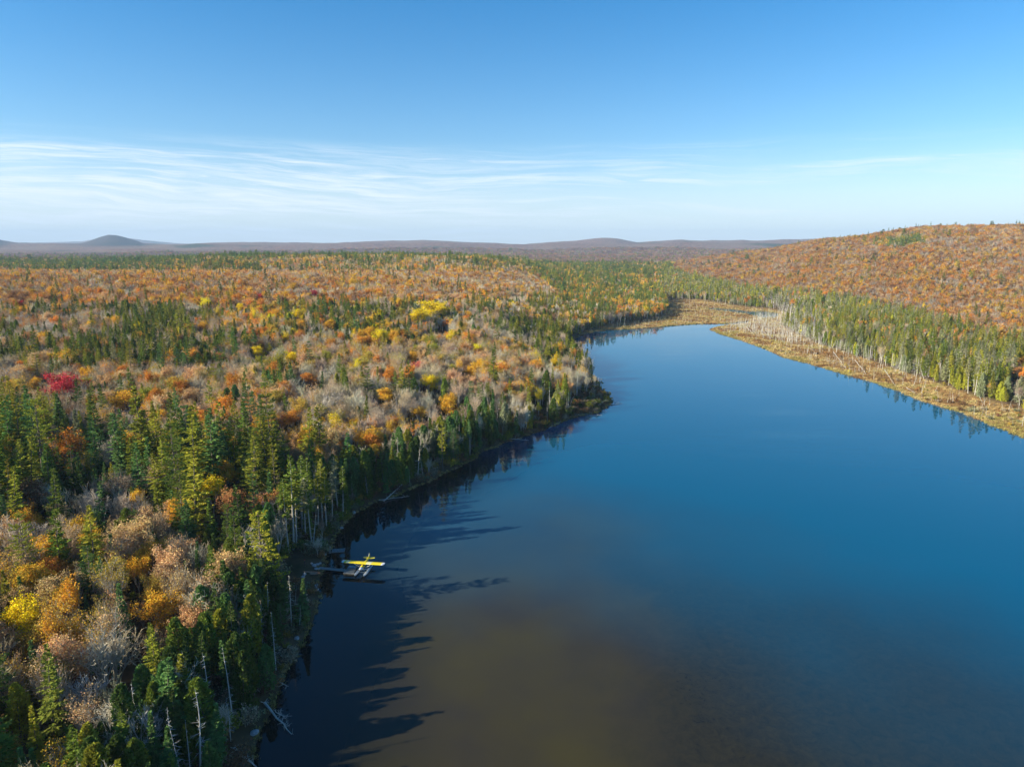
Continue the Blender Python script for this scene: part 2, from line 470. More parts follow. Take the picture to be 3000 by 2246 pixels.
def conifer(seed, h=14.0, r=2.2, z0=0.08, per_m=3.0, nb=6, droop=0.25, gap=0.0, shape=0.9, spr=1.0, lod=0, up=0.0, irregular=0.15, deadlow=0.0, wfac=1.0):
    rng = np.random.default_rng(seed)
    ts, pts = trunk_segs(h, 0.011 * h + 0.03, rng)
    nl = int(h * (1 - z0) * per_m * (0.45 if lod else 1))
    t = np.repeat(np.linspace(0, 0.985, nl), nb if not lod else max(4, nb - 2))
    n = len(t)
    t = t + rng.uniform(-0.5, 0.5, n) / nl
    t = np.clip(t, 0, 0.99)
    keep = rng.uniform(size=n) > gap
    # patchy gaps
    t = t[keep]; n = len(t)
    az_ = rng.uniform(0, 2 * math.pi, n)
    lobes = 1 + irregular * (np.sin(az_ * 2 + t * 9 + seed) + np.sin(az_ * 3 - t * 14 + seed * 2))
    prof = (1 - t) ** shape
    prof = prof * (1 - np.exp(-(t + 0.08) * 9)) if up == 0 else prof
    L = np.maximum(0.16, r * prof * lobes * rng.uniform(0.72, 1.16, n))
    z = h * (z0 + (1 - z0) * t)
    o = trunk_at(pts, z)
    slope = -droop * (1 - t) + 0.45 * t + up + rng.normal(0, 0.10, n)
    dirv = unit(np.stack([np.cos(az_), np.sin(az_), slope], -1))
    side = unit(np.cross(dirv, np.array([[0, 0, 1.0]])))
    upv = np.cross(side, dirv)
    bv = rng.uniform(size=n)
    Vs, Fs, vs = [], [], []; off = 0
    def push(V, F, v):
        nonlocal off
        Vs.append(V); Fs.append(F + off); vs.append(v); off += len(V)
    if lod:
        c = o + dirv * (L * 0.55)[:, None]
        roll = rng.uniform(-0.8, 0.8, n)[:, None]
        sd_ = side * np.cos(roll) + upv * np.sin(roll)
        V, F = quads(c, dirv * (L * 0.55)[:, None], sd_ * (0.22 + 0.30 * L * wfac)[:, None])
        push(V, F, bv)
        c2 = o + dirv * (L * 0.7)[:, None] + rng.normal(0, 0.1, (n, 3))
        V, F = quads(c2, (side + dirv * 0.5) * (0.2 + 0.28 * L)[:, None], upv * 0.22 + dirv * 0.12)
        push(V, F, np.clip(bv + rng.normal(0, 0.2, n), 0, 1))
    else:
        V, F = quads(o + dirv * (L * 0.5)[:, None], dirv * (L * 0.5)[:, None], side * (0.07 + 0.05 * L)[:, None])
        push(V, F, bv)
        for s in (0.3, 0.5, 0.68, 0.85, 1.0):
            for sg in (-1, 1):
                sl_ = (0.22 + 0.34 * L * (1.12 - s)) * rng.uniform(0.7, 1.3, n) * spr
                dd = unit(dirv * 0.75 + side * sg * (0.85 if s < 1 else 0.25) + upv * rng.normal(0, 0.22, n)[:, None] - np.array([[0, 0, 0.12]]))
                base_ = o + dirv * (L * s)[:, None]
                wv = unit(np.cross(dd, upv + rng.normal(0, 0.45, (n, 3)))) * (0.085 + 0.06 * sl_)[:, None] * wfac
                V, F = quads(base_ + dd * (sl_ * 0.5)[:, None], dd * (sl_ * 0.6)[:, None], wv)
                push(V, F, np.clip(bv * 0.7 + 0.3 * rng.uniform(size=n), 0, 1))
    # leader
    tip = np.array(pts[-1])
    if deadlow > 0:
        nd = int(26 * deadlow)
        zz = rng.uniform(0.12, z0 + 0.12, nd) * h
        oo = trunk_at(pts, zz); aa = rng.uniform(0, 6.28, nd)
        ll = rng.uniform(0.3, 1.1, nd)
        for k in range(nd):
            e = oo[k] + np.array([math.cos(aa[k]), math.sin(aa[k]), -0.2]) * ll[k]
            ts.append((*oo[k], *e, 0.03, 0.012))
    TV, TF = tubes(ts, 5 if not lod else 3)
    return (TV, TF), (np.concatenate(Vs), np.concatenate(Fs), np.concatenate(vs))

def pine(seed, h=17.0, r=3.2, z0=0.35, lod=0, tiers=13):
    rng = np.random.default_rng(seed)
    ts, pts = trunk_segs(h, 0.012 * h + 0.04, rng, 0.012, 7)
    C = []; D = []
    for i in range(tiers):
        t = (i + rng.uniform(-0.25, 0.25)) / tiers; t = min(max(t, 0), 0.98)
        z = h * (z0 + (1 - z0) * t)
        a0 = rng.uniform(0, 6.28); nb = int(rng.integers(4, 7))
        for k in range(nb):
            a = a0 + 6.28 * k / nb + rng.normal() * 0.25
            L = r * (1.06 - 0.86 * t) * rng.uniform(0.55, 1.15) * min(1, 0.6 + t * 3)
            o = trunk_at(pts, np.array([z]))[0]
            dv = np.array([math.cos(a), math.sin(a), 0.02 + 0.45 * t * t + rng.normal() * 0.06])
            sd = np.array([-math.sin(a), math.cos(a), 0])
            ts.append((*o, *(o + dv * L), 0.055, 0.015))
            m = max(3, int(L / 0.26))
            for q in range(m):
                s = 0.22 + 0.78 * (q + 1) / m
                wd = L * 0.30 * (1.1 - s) + 0.14
                for _ in range(3):
                    C.append(o + dv * L * s + sd * rng.uniform(-1, 1) * wd + np.array([0, 0, rng.normal() * 0.07 + 0.12 * s]))
                    D.append(dv + sd * rng.uniform(-0.8, 0.8) + np.array([0, 0, 0.25]))
    C.append(np.array(pts[-1])); D.append(np.array([0, 0, 1.0])); C = np.array(C); D = unit(np.array(D))
    per = 1 if lod else 9
    sz = 0.42 if lod else 0.15
    cc = np.repeat(C, per, 0); n = len(cc)
    cv_ = np.repeat(rng.uniform(size=len(C)), per)
    d = unit(np.repeat(D, per, 0) + rng.normal(0, 0.5, (n, 3)))
    a = d * (sz * rng.uniform(0.7, 1.3, n))[:, None]
    b = unit(np.cross(d, rvec(rng, n))) * sz * (0.5 if lod else 0.26)
    V, F = quads(cc + a * 0.6, a, b)
    TV, TF = tubes(ts, 4 if not lod else 3)
    return (TV, TF), (V, F, np.clip(cv_ * 0.6 + 0.4 * rng.uniform(size=n), 0, 1))

def cedar(seed, h=12.0, r=1.9, lod=0, z0=0.04):
    rng = np.random.default_rng(seed)
    ts, pts = trunk_segs(h, 0.012 * h + 0.03, rng)
    n = 520 if lod else 2600
    t = rng.uniform(0, 1, n) ** 0.9
    prof = np.sqrt(np.clip(1 - t ** 1.9, 0, 1)) * (0.72 + 0.28 * np.clip(t * 5, 0, 1))
    az_ = rng.uniform(0, 6.283, n)
    lob = 1 + 0.20 * np.sin(az_ * 3 + t * 6 + seed) + 0.16 * np.sin(az_ * 5 - t * 17) + 0.12 * np.sin(t * 40 + az_)
    rr = r * prof * lob * rng.uniform(0.55, 1.0, n) ** 0.5
    z = h * (z0 + (1 - z0) * t)
    o = trunk_at(pts, z)
    c = o + np.stack([np.cos(az_) * rr, np.sin(az_) * rr, np.zeros(n)], -1)
    out = np.stack([np.cos(az_), np.sin(az_), np.full(n, 0.0)], -1)
    d = unit(out * 0.6 + np.array([[0, 0, 0.75]]) + rng.normal(0, 0.35, (n, 3)))
    sz = (0.55 if lod else 0.27) * rng.uniform(0.6, 1.3, n)
    b = unit(np.cross(d, out + rng.normal(0, 0.5, (n, 3))))
    V, F = quads(c, d * sz[:, None], b * (sz * 0.5)[:, None])
    patch = np.sin(az_ * 3 + t * 6 + seed) * 0.5 + 0.5
    TV, TF = tubes(ts, 4 if not lod else 3)
    return (TV, TF), (V, F, np.clip(0.4 * patch + 0.6 * rng.uniform(size=n), 0, 1))

def branching(seed, h=12.0, spread=1.0, levels=4, trunk_frac=0.3, nlimb=6, up=0.25, thick=1.0, kids=(5, 5, 4), multi=1, rad=0.27):
    """segments of a broadleaf tree; returns trunk and limb segments, twig segments, end points"""
    rng = np.random.default_rng(seed)
    big, small, ends = [], [], []
    def grow(p, d, L, r, lev, dst):
        n = 3 if lev < 2 else 2
        pts = [p]
        for i in range(n):
            d = unit(d + rng.normal(0, 0.13 + 0.03 * lev, 3) + np.array([0, 0, up * (0.5 if lev < 3 else 0.25)]))
            pts.append(pts[-1] + d * L / n)
        for i in range(n):
            dst.append((*pts[i], *pts[i + 1], r * (1 - 0.62 * i / n), r * (1 - 0.62 * (i + 1) / n)))
        if lev >= levels:
            ends.append(pts[-1]); return
        k = kids[min(lev - 1, len(kids) - 1)]
        k = max(2, int(round(k + rng.normal() * 0.6)))
        for j in range(k):
            s = 0.35 + 0.65 * (j + 0.6) / k
            q = s * n; i = min(int(q), n - 1)
            o = pts[i] + (pts[i + 1] - pts[i]) * (q - i)
            a = rng.uniform(0, 6.283)
            perp = unit(np.cross(d, rvec(rng, 1)[0]))
            nd = unit(d * 1.0 + perp * rng.uniform(0.45, 0.95))
            grow(o, nd, L * rng.uniform(0.45, 0.68), max(r * 0.45, 0.010 * thick), lev + 1, big if lev + 1 < 3 else small)
        ends.append(pts[-1])
    for st in range(multi):
        off = np.array([rng.normal() * 0.3, rng.normal() * 0.3, 0]) if multi > 1 else np.zeros(3)
        ts, pts = trunk_segs(h * trunk_frac, (0.012 * h + 0.02) * thick * (0.8 if multi > 1 else 1), rng, 0.05 if multi == 1 else 0.2, 3)
        ts = [(a + off[0], b + off[1], c, d + off[0], e + off[1], f, (0.013 * h) * thick * (1 - 0.12 * i), (0.013 * h) * thick * (1 - 0.12 * (i + 1))) for i, (a, b, c, d, e, f, g_, h_) in enumerate(ts)]
        big += ts
        top = np.array(pts[-1]) + off
        nn = max(2, nlimb // multi)
        for k in range(nn):
            a = 2 * math.pi * (k + rng.uniform(-0.3, 0.3)) / nn
            tilt = rng.uniform(0.25, 0.8) * spread
            if k == 0: tilt *= 0.25
            d = unit(np.array([math.cos(a) * tilt, math.sin(a) * tilt, 1.0]))
            z = top - np.array([0, 0, rng.uniform(0, 0.35) * h * trunk_frac])
            grow(z, d, h * (1 - trunk_frac) * rng.uniform(0.62, 0.85), 0.0075 * h * thick, 1, big)
    B_ = np.array(big, float); S_ = np.array(small, float).reshape(-1, 8); E_ = np.array(ends)
    hr = np.percentile(np.hypot(E_[:, 0], E_[:, 1]), 92); ht_ = E_[:, 2].max()
    fz = h / ht_; fr_ = rad * h / hr
    for q_ in (B_, S_):
        q_[:, [2, 5]] *= fz; q_[:, [0, 1, 3, 4]] *= fr_
    E_ = E_ * np.array([fr_, fr_, fz])
    return list(map(tuple, B_)), list(map(tuple, S_)), E_

def broadleaf(seed, h=12.0, spread=1.0, leaves=3200, size=0.21, jit=0.42, lod=0, keeptwig=0.5, **kw):
    rng = np.random.default_rng(seed + 99)
    if lod:
        big, small, ends = branching(seed, h, spread, levels=3, kids=(4, 3), thick=1.4, **kw)
        leaves = int(leaves * 0.17); size *= 2.2
    else:
        big, small, ends = branching(seed, h, spread, levels=4, kids=(4, 4, 3), **kw)
    if len(small) and keeptwig < 1:
        idx = rng.uniform(size=len(small)) < keeptwig
        tw = [s for s, k in zip(small, idx) if k]
    else: tw = small
    e = ends[ends[:, 2] > h * 0.22]
    # leaves gather in clumps: some ends hold many, some few
    wgt = rng.uniform(0.1, 1.0, len(e)) ** 1.6; wgt /= wgt.sum()
    idx = rng.choice(len(e), leaves, p=wgt)
    c = e[idx] + rng.normal(0, jit, (leaves, 3))
    tone = rng.uniform(size=len(e))[idx]
    d = rvec(rng, leaves)
    s = size * rng.uniform(0.6, 1.35, leaves)
    b = unit(np.cross(d, rvec(rng, leaves)))
    V, F = quads(c, d * s[:, None], b * (s * 0.75)[:, None])
    TV, TF = tubes(big + tw, 4 if not lod else 3)
    return (TV, TF), (V, F, np.clip(0.55 * tone + 0.45 * rng.uniform(size=leaves), 0, 1))

def bare(seed, h=12.0, spread=1.0, lod=0, **kw):
    rng = np.random.default_rng(seed + 5)
    if lod:
        big, small, ends = branching(seed, h, spread, levels=3, kids=(5, 5), thick=2.0, **kw)
    else:
        big, small, ends = branching(seed, h, spread, levels=4, kids=(5, 5, 4), thick=1.25, **kw)
    TV, TF = tubes(big, 5 if not lod else 3)
    small = np.array(small)
    small[:, 6:] = np.maximum(small[:, 6:], 0.018 if not lod else 0.045)
    CV, CF = tubes(small, 3)
    return (TV, TF), (CV, CF, np.repeat(rng.uniform(size=len(small)), 3))

def snag(seed, h=11.0, lod=0, nb=46, L=1.3, lean=0.03, top=1.0):
    rng = np.random.default_rng(seed)
    ts, pts = trunk_segs(h, 0.0095 * h + 0.02, rng, lean, 6)
    n = nb if not lod else nb // 2
    segs = []
    zz = rng.uniform(0.12, 0.98, n) * h
    oo = trunk_at(pts, zz)
    for k in range(n):
        a = rng.uniform(0, 6.283); t = zz[k] / h
        l = L * (1.1 - t) * rng.uniform(0.35, 1.2) + 0.12
        d = np.array([math.cos(a), math.sin(a), rng.uniform(-0.45, 0.25)])
        e = oo[k] + d * l
        w_ = 0.026 if not lod else 0.05
        segs.append((*oo[k], *e, w_ * (0.8 if lod else 1), w_ * 0.4))
        if not lod and l > 0.6:
            for q in range(2):
                m = oo[k] + d * l * rng.uniform(0.4, 0.8)
                segs.append((*m, *(m + (d + rng.normal(0, 0.5, 3)) * l * 0.35), 0.014, 0.008))
    TV, TF = tubes(ts, 5 if not lod else 3)
    CV, CF = tubes(segs, 3)
    return (TV, TF), (CV, CF, np.repeat(rng.uniform(size=len(segs)), 3))

def shrub(seed, h=1.8, r=1.4, lod=0, leaves=420):
    rng = np.random.default_rng(seed)
    segs = []; ends = []
    for k in range(16 if not lod else 7):
        a = rng.uniform(0, 6.283); s = rng.uniform(0.1, 1) * r
        b = np.array([rng.normal() * 0.2, rng.normal() * 0.2, 0])
        e = b + np.array([math.cos(a) * s, math.sin(a) * s, h * rng.uniform(0.55, 1.0) * (1 - 0.35 * (s / r) ** 2)])
        m = (b + e) / 2 + rng.normal(0, 0.12, 3)
        segs += [(*b, *m, 0.03, 0.02), (*m, *e, 0.02, 0.01)]
        ends += [m, e, (m + e) / 2]
    ends = np.array(ends)
    n = leaves if not lod else leaves // 4
    c = ends[rng.integers(0, len(ends), n)] + rng.normal(0, 0.24, (n, 3)); c[:, 2] = np.abs(c[:, 2])
    d = rvec(rng, n); s = (0.13 if not lod else 0.28) * rng.uniform(0.6, 1.3, n)
    V, F = quads(c, d * s[:, None], unit(np.cross(d, rvec(rng, n))) * (s * 0.7)[:, None])
    TV, TF = tubes(segs, 3)
    return (TV, TF), (V, F, rng.uniform(size=n))

def tuft(seed, h=0.9, n=46, r=0.7):
    rng = np.random.default_rng(seed)
    b = np.stack([rng.normal(0, r * 0.5, n), rng.normal(0, r * 0.5, n), np.full(n, -0.1)], -1)
    d = unit(np.stack([rng.normal(0, 0.35, n), rng.normal(0, 0.35, n), np.ones(n)], -1))
    L = h * rng.uniform(0.4, 1.1, n)
    a = rng.uniform(0, 6.283, n)
    wv = np.stack([np.cos(a), np.sin(a), np.zeros(n)], -1) * 0.10
    V, F = quads(b + d * (L / 2)[:, None], d * (L / 2)[:, None], wv)
    return V, F, rng.uniform(size=n)

# kind table: name -> (list of near variants, list of far variants, crown material, trunk material, nominal height)
K = {}
def kind(name, near, far, cm, tm, h): K[name] = dict(near=near, far=far, cm=cm, tm=tm, h=h)
kind('fir_tree', [conifer(s, 12, 1.75, 0.05, 3.4, 7, 0.30, 0.0, 0.95, 1.0) for s in (1, 2, 3)],
     [conifer(s, 12, 1.8, 0.05, 3.2, 6, 0.30, 0.0, 0.95, lod=1) for s in (1, 2)], 'needle', 'bark', 12)
kind('spruce_tree', [conifer(s, 15, 2.5, 0.12, 2.5, 6, 0.22, 0.12, 0.80, 1.1, irregular=0.22, deadlow=0.6) for s in (11, 12, 13, 14)],
     [conifer(s, 15, 2.5, 0.12, 2.5, 6, 0.22, 0.12, 0.80, irregular=0.22, lod=1) for s in (11, 12, 13)], 'needle', 'bark', 15)
kind('tall_spruce_tree', [conifer(s, 17, 1.9, 0.52, 2.8, 6, 0.2, 0.1, 0.7, 1.1, irregular=0.25, deadlow=1.4) for s in (21, 22)],
     [conifer(s, 17, 1.9, 0.5, 2.8, 6, 0.2, 0.1, 0.7, irregular=0.25, lod=1) for s in (21,)], 'needle', 'palebark', 17)
kind('pine_tree', [pine(s, 17, 3.3, z, tiers=t) for s, z, t in ((31, 0.22, 15), (32, 0.35, 12), (33, 0.15, 15))],
     [pine(s, 17, 3.3, 0.25, lod=1) for s in (31, 32)], 'needle', 'bark', 17)
kind('cedar_tree', [cedar(s, 11, 1.75) for s in (41, 42, 43)], [cedar(s, 11, 1.75, lod=1) for s in (41, 42)], 'needle', 'bark', 11)
kind('maple_tree', [broadleaf(s, 11, 0.95, 4800, 0.135, 0.32) for s in (51, 52, 53, 54)],
     [broadleaf(s, 11, 0.95, 4600, 0.14, 0.36, lod=1) for s in (51, 52, 53)], 'leaf', 'palebark', 11)
kind('thin_leaved_tree', [broadleaf(s, 11.5, 0.85, 1300, 0.10, 0.26, keeptwig=1.0, rad=0.25) for s in (61, 62, 63)],
     [broadleaf(s, 11.5, 0.85, 1300, 0.115, 0.28, lod=1, keeptwig=1.0, rad=0.25) for s in (61, 62, 63)], 'leaf', 'palebark', 11.5)
kind('birch_tree', [broadleaf(s, 12, 0.42, 3000, 0.12, 0.28, nlimb=7, rad=0.15) for s in (71, 72)],
     [broadleaf(s, 12, 0.42, 3000, 0.12, 0.30, nlimb=7, lod=1, rad=0.15) for s in (71, 72)], 'leaf', 'palebark', 12)
kind('bare_tree', [bare(81, 11.5, 0.9), bare(82, 11.5, 1.1, rad=.32), bare(83, 11.5, 0.6, rad=.2), bare(84, 10, 1.2, multi=2, rad=.34)],
     [bare(81, 11.5, 0.9, lod=1), bare(82, 11.5, 1.1, lod=1, rad=.3), bare(83, 11.5, 0.6, lod=1, rad=.2)], 'twig', 'palebark', 11.5)
kind('dead_tree', [snag(91, 11), snag(92, 11, nb=60, L=1.7), snag(93, 10, nb=20, L=0.8), snag(94, 11, nb=38, lean=0.06)],
     [snag(91, 10, lod=1), snag(92, 10, lod=1, nb=60), snag(93, 10, lod=1, nb=20, L=0.8)], 'twig', 'deadwood', 11)
kind('shrub', [shrub(s, 1.9, 1.5) for s in (101, 102, 103)], [shrub(s, 1.9, 1.5, lod=1) for s in (101, 102)], 'leaf', 'bark', 1.9)
NAMES = list(K)

for kn, k in K.items():
    k['tmesh'] = []; k['cmesh'] = []; k['fmesh'] = []
    part = 'branches' if kn in ('bare_tree', 'dead_tree') else 'crown'
    for (TV, TF), (CV, CF, cv_) in k['near']:
        k['tmesh'].append(raw_mesh('trunk', TV, [TF], [M[k['tm']]], smooth=True))
        k['cmesh'].append(raw_mesh(part, CV, [CF], [M[k['cm']]], fv=cv_))
    k['part'] = part
    for src in (k['near'], k['far']):
        lst = []
        for (TV, TF), (CV, CF, cv_) in src:
            me = raw_mesh(kn, np.concatenate([TV, CV]), [TF, CF + len(TV)], [M[k['tm']], M[k['cm']]],
                          mat_idx=[0] * len(TF) + [1] * len(CF), fv=np.concatenate([np.full(len(TF), 0.5), cv_]))
            lst.append(me)
        k['fmesh' if src is k['far'] else 'nmesh'] = lst

# ------------------------------------------------------------------ ground sheet
az_in = np.radians(np.arange(-46, 46.01, 0.2))
az_out = np.radians(np.arange(49, 312, 3.0))
azs = np.concatenate([az_in, az_out])
rad = [3.0, 12, 24, 36, 46, 54]
r_ = 60.0
while r_ < 31000:
    rad.append(r_); r_ *= 1.0125 if r_ < 1500 else (1.02 if r_ < 5000 else 1.03)
rad = np.array(rad)
A_, R_ = np.meshgrid(azs, rad, indexing='ij')
GX = (np.sin(A_) * R_).ravel(); GY = (np.cos(A_) * R_).ravel()
GZ, GSD, GMM = ground_z(GX, GY, True)
na, nr_ = len(azs), len(rad)
ii, jj = np.meshgrid(np.arange(na), np.arange(nr_ - 1), indexing='ij')
i2 = (ii + 1) % na
GF = np.stack([ii * nr_ + jj, i2 * nr_ + jj, i2 * nr_ + jj + 1, ii * nr_ + jj + 1], -1).reshape(-1, 4)[:, ::-1]
cap = np.array([[k * nr_, ((k + 1) % na) * nr_, 0] for k in range(1, na - 1)])[:, ::-1]

m, n = mat('ground_soil')
ge = n.n('ShaderNodeNewGeometry')
mk = n.n('ShaderNodeAttribute', attribute_type='GEOMETRY', attribute_name='marsh').outputs['Fac']
wd = n.n('ShaderNodeAttribute', attribute_type='GEOMETRY', attribute_name='woodland').outputs['Fac']
pos = ge.outputs['Position']
a1 = n.noise(pos, 0.12, 5, 0.6).outputs[0]
a2 = n.noise(pos, 0.9, 4, 0.6).outputs[0]
floor_ = n.ramp(a1, [(0.3, (0.055, 0.06, 0.022)), (0.5, (0.13, 0.085, 0.045)), (0.7, (0.20, 0.13, 0.08))])
floor_ = n.mix(n.maprange(a2, 0.35, 0.7, 0, 0.7), floor_, (0.08, 0.055, 0.035))
b1 = n.noise(pos, 0.045, 5, 0.6).outputs[0]
b2 = n.noise(pos, 0.45, 5, 0.7).outputs[0]
marshc = n.ramp(n.math('ADD', n.math('MULTIPLY', b1, 0.6), n.math('MULTIPLY', b2, 0.4)),
                [(0.36, (0.20, 0.11, 0.05)), (0.46, (0.30, 0.18, 0.075)), (0.54, (0.40, 0.28, 0.11)), (0.64, (0.44, 0.34, 0.14)), (0.75, (0.28, 0.21, 0.08))])
c1 = n.noise(pos, 0.0022, 6, 0.62).outputs[0]
c2 = n.noise(pos, 0.030, 6, 0.8).outputs[0]
c3 = n.noise(pos, 0.0011, 4, 0.55).outputs[0]
wood = n.ramp(c2, [(0.36, (0.06, 0.045, 0.045)), (0.48, (0.18, 0.11, 0.095)), (0.58, (0.31, 0.17, 0.125)), (0.68, (0.36, 0.23, 0.17))])
wood = n.mix(n.maprange(c1, 0.40, 0.62, 0, 0.75), wood, (0.22, 0.16, 0.13))
wood = n.mix(n.maprange(n.math('ADD', c3, n.math('MULTIPLY', c2, 0.35)), 0.74, 0.80, 0, 0.9), wood, (0.045, 0.065, 0.035))
wood = n.mix(n.math('MULTIPLY', n.n('ShaderNodeAttribute', attribute_type='GEOMETRY', attribute_name='spruceclad').outputs['Fac'], 0.85), wood, (0.05, 0.052, 0.055))
cc_ = n.mix(wd, floor_, wood)
cc_ = n.mix(mk, cc_, marshc)
bmp = n.n('ShaderNodeBump', {'Height': c2, 'Distance': 14.0, 'Strength': n.math('MULTIPLY', wd, 1.0)})
d_ = n.n('ShaderNodeBsdfDiffuse', {'Color': cc_, 'Normal': bmp.outputs[0]})
n.n('ShaderNodeOutputMaterial', {0: d_.outputs[0]})
M['ground'] = m
gme = raw_mesh('ground', np.stack([GX, GY, GZ], -1), [GF, cap], [M['ground']], smooth=True)
add_attr(gme, 'marsh', GMM * np.clip((GSD + 2) / 2, 0, 1), 'POINT')
GD = np.hypot(GX, GY)
_px = (np.tan(np.arctan2(GX, GY)) * (FPX * CP + 62 * SP) + 512) * 3000 / 1024
_dk = np.clip((GD - 7200) / 600, 0, 1) * np.clip((11500 - GD) / 1500, 0, 1) * (GY > 0) * np.maximum(np.clip(1 - np.abs(_px - 350) / 150, 0, 1), np.clip((70 - _px) / 60, 0, 1)) * np.clip((GZ - 75) / 40, 0, 1)
add_attr(gme, 'spruceclad', np.clip(_dk * 1.6, 0, 1), 'POINT')
add_attr(gme, 'woodland', np.clip((GD - 1800) / 1500, 0, 1), 'POINT')
tag(link('ground', gme), kind='structure')

# running horizon for hidden-tree culling
Zg = GZ.reshape(na, nr_)
el = (Zg + 9.0 - CAM_H) / np.maximum(R_, 40)
runmax = np.maximum.accumulate(np.where(R_ > 60, el, -9), axis=1)

# ------------------------------------------------------------------ water
m, n = mat('lake_water')
ge = n.n('ShaderNodeNewGeometry'); pos = ge.outputs['Position']
dpt = n.n('ShaderNodeAttribute', attribute_type='GEOMETRY', attribute_name='depth').outputs['Fac']
sh = n.n('ShaderNodeAttribute', attribute_type='GEOMETRY', attribute_name='shoal').outputs['Fac']
w1 = n.noise(pos, 0.03, 4, 0.55).outputs[0]
w2 = n.noise(pos, 0.55, 9, 0.78, 0.8).outputs[0]
w3 = n.noise(pos, 0.09, 6, 0.65).outputs[0]
silt = n.mix(n.maprange(w1, 0.35, 0.65), (0.034, 0.028, 0.019), (0.050, 0.041, 0.013))
weed = n.mix(n.maprange(w2, 0.28, 0.76), (0.010, 0.012, 0.011), (0.036, 0.030, 0.015))
wm = n.n('ShaderNodeAttribute', attribute_type='GEOMETRY', attribute_name='weed').outputs['Fac']
bed = n.mix(n.math('MULTIPLY', wm, n.maprange(n.math('ADD', w3, n.math('MULTIPLY', wm, 0.35)), 0.45, 0.72)), silt, weed)
pt = n.n('ShaderNodeAttribute', attribute_type='GEOMETRY', attribute_name='bank_shade').outputs['Fac']  # tree shade and dark reflections by the bank, painted into the water colour
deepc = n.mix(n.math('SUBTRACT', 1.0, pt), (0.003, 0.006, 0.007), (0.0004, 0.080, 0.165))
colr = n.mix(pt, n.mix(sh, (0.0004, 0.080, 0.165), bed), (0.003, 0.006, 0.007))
rip = n.noise(n.n('ShaderNodeMapping', {'Vector': pos, 'Scale': (1.0, 1.0, 1.0)}).outputs[0], 1.5, 3, 0.6).outputs[0]
calm = n.noise(n.n('ShaderNodeMapping', {'Vector': pos, 'Scale': (0.5, 2.0, 1.0), 'Rotation': (0, 0, 0.5)}).outputs[0], 0.012, 5, 0.6).outputs[0]
amp = n.math('MULTIPLY', n.maprange(dpt, 14.0, 80.0, 0.08, 1.0), n.maprange(calm, 0.38, 0.62, 0.25, 1.2))
bw = n.n('ShaderNodeBump', {'Height': rip, 'Distance': n.math('MULTIPLY', n.math('POWER', amp, 2.0), 0.035), 'Strength': 1.0})
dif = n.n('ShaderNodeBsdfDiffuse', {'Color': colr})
glo = n.n('ShaderNodeBsdfAnisotropic', {'Color': (1, 1, 1, 1), 'Roughness': n.math('MULTIPLY', amp, 0.03), 'Normal': bw.outputs[0]})
fr = n.n('ShaderNodeFresnel', {'IOR': 1.333, 'Normal': bw.outputs[0]})
mx = n.n('ShaderNodeMixShader', {0: fr.outputs[0], 1: dif.outputs[0], 2: glo.outputs[0]})
n.n('ShaderNodeOutputMaterial', {0: mx.outputs[0]})
M['water'] = m
wx = []; 
gx = np.concatenate([np.arange(-150, 420, 3.0), np.arange(420, 700, 20)]); gy = np.concatenate([np.arange(-300, 60, 20), np.arange(60, 420, 3.0), np.arange(420, 1200, 8.0)])
WX, WY = np.meshgrid(gx, gy, indexing='ij')
wi, wj = np.meshgrid(np.arange(len(gx) - 1), np.arange(len(gy) - 1), indexing='ij')
q = wi * len(gy) + wj
WF = np.stack([q, q + len(gy), q + len(gy) + 1, q + 1], -1).reshape(-1, 4)
wme = raw_mesh('water', np.stack([WX.ravel(), WY.ravel(), np.zeros(WX.size)], -1), [WF], [M['water']], smooth=True)
wsd = -shore_sd(WX.ravel(), WY.ravel())
_bshade = np.clip(1 - (wsd - 3) / 30, 0, 1); _bshade = _bshade * _bshade * (3 - 2 * _bshade)  # mask of the painted shade, fading out from the left bank
add_attr(wme, 'bank_shade', _bshade * np.clip((300 - WY.ravel()) / 60, 0, 1) * (WX.ravel() < 80), 'POINT')
add_attr(wme, 'depth', np.clip(wsd, 0, 200), 'POINT')
# the sandy shoal that shows through the clear water near the camera, and the weed beds on it
wpx, wpy, _z = project(WX.ravel(), WY.ravel(), np.zeros(WX.size))
dsh = np.hypot((WX.ravel() - 6) / 66, (WY.ravel() - 95) / 112)
add_attr(wme, 'shoal', np.clip(1.38 - (WY.ravel() - 75) / 125 - np.maximum(WX.ravel() - 15, 0) / 135 + (fnoise(WX.ravel() / 40, WY.ravel() / 40, 51) - 0.5) * 0.45, 0, 1), 'POINT')
wd_ = np.clip((WX.ravel() - 4 - (WY.ravel() - 95) * 0.06 + (fnoise(WX.ravel() / 22, WY.ravel() / 22, 61) - .5) * 44) / 26, 0, 1) * np.clip((190 - WY.ravel()) / 50, 0, 1)
add_attr(wme, 'weed', wd_, 'POINT')
tag(link('water', wme), kind='structure')

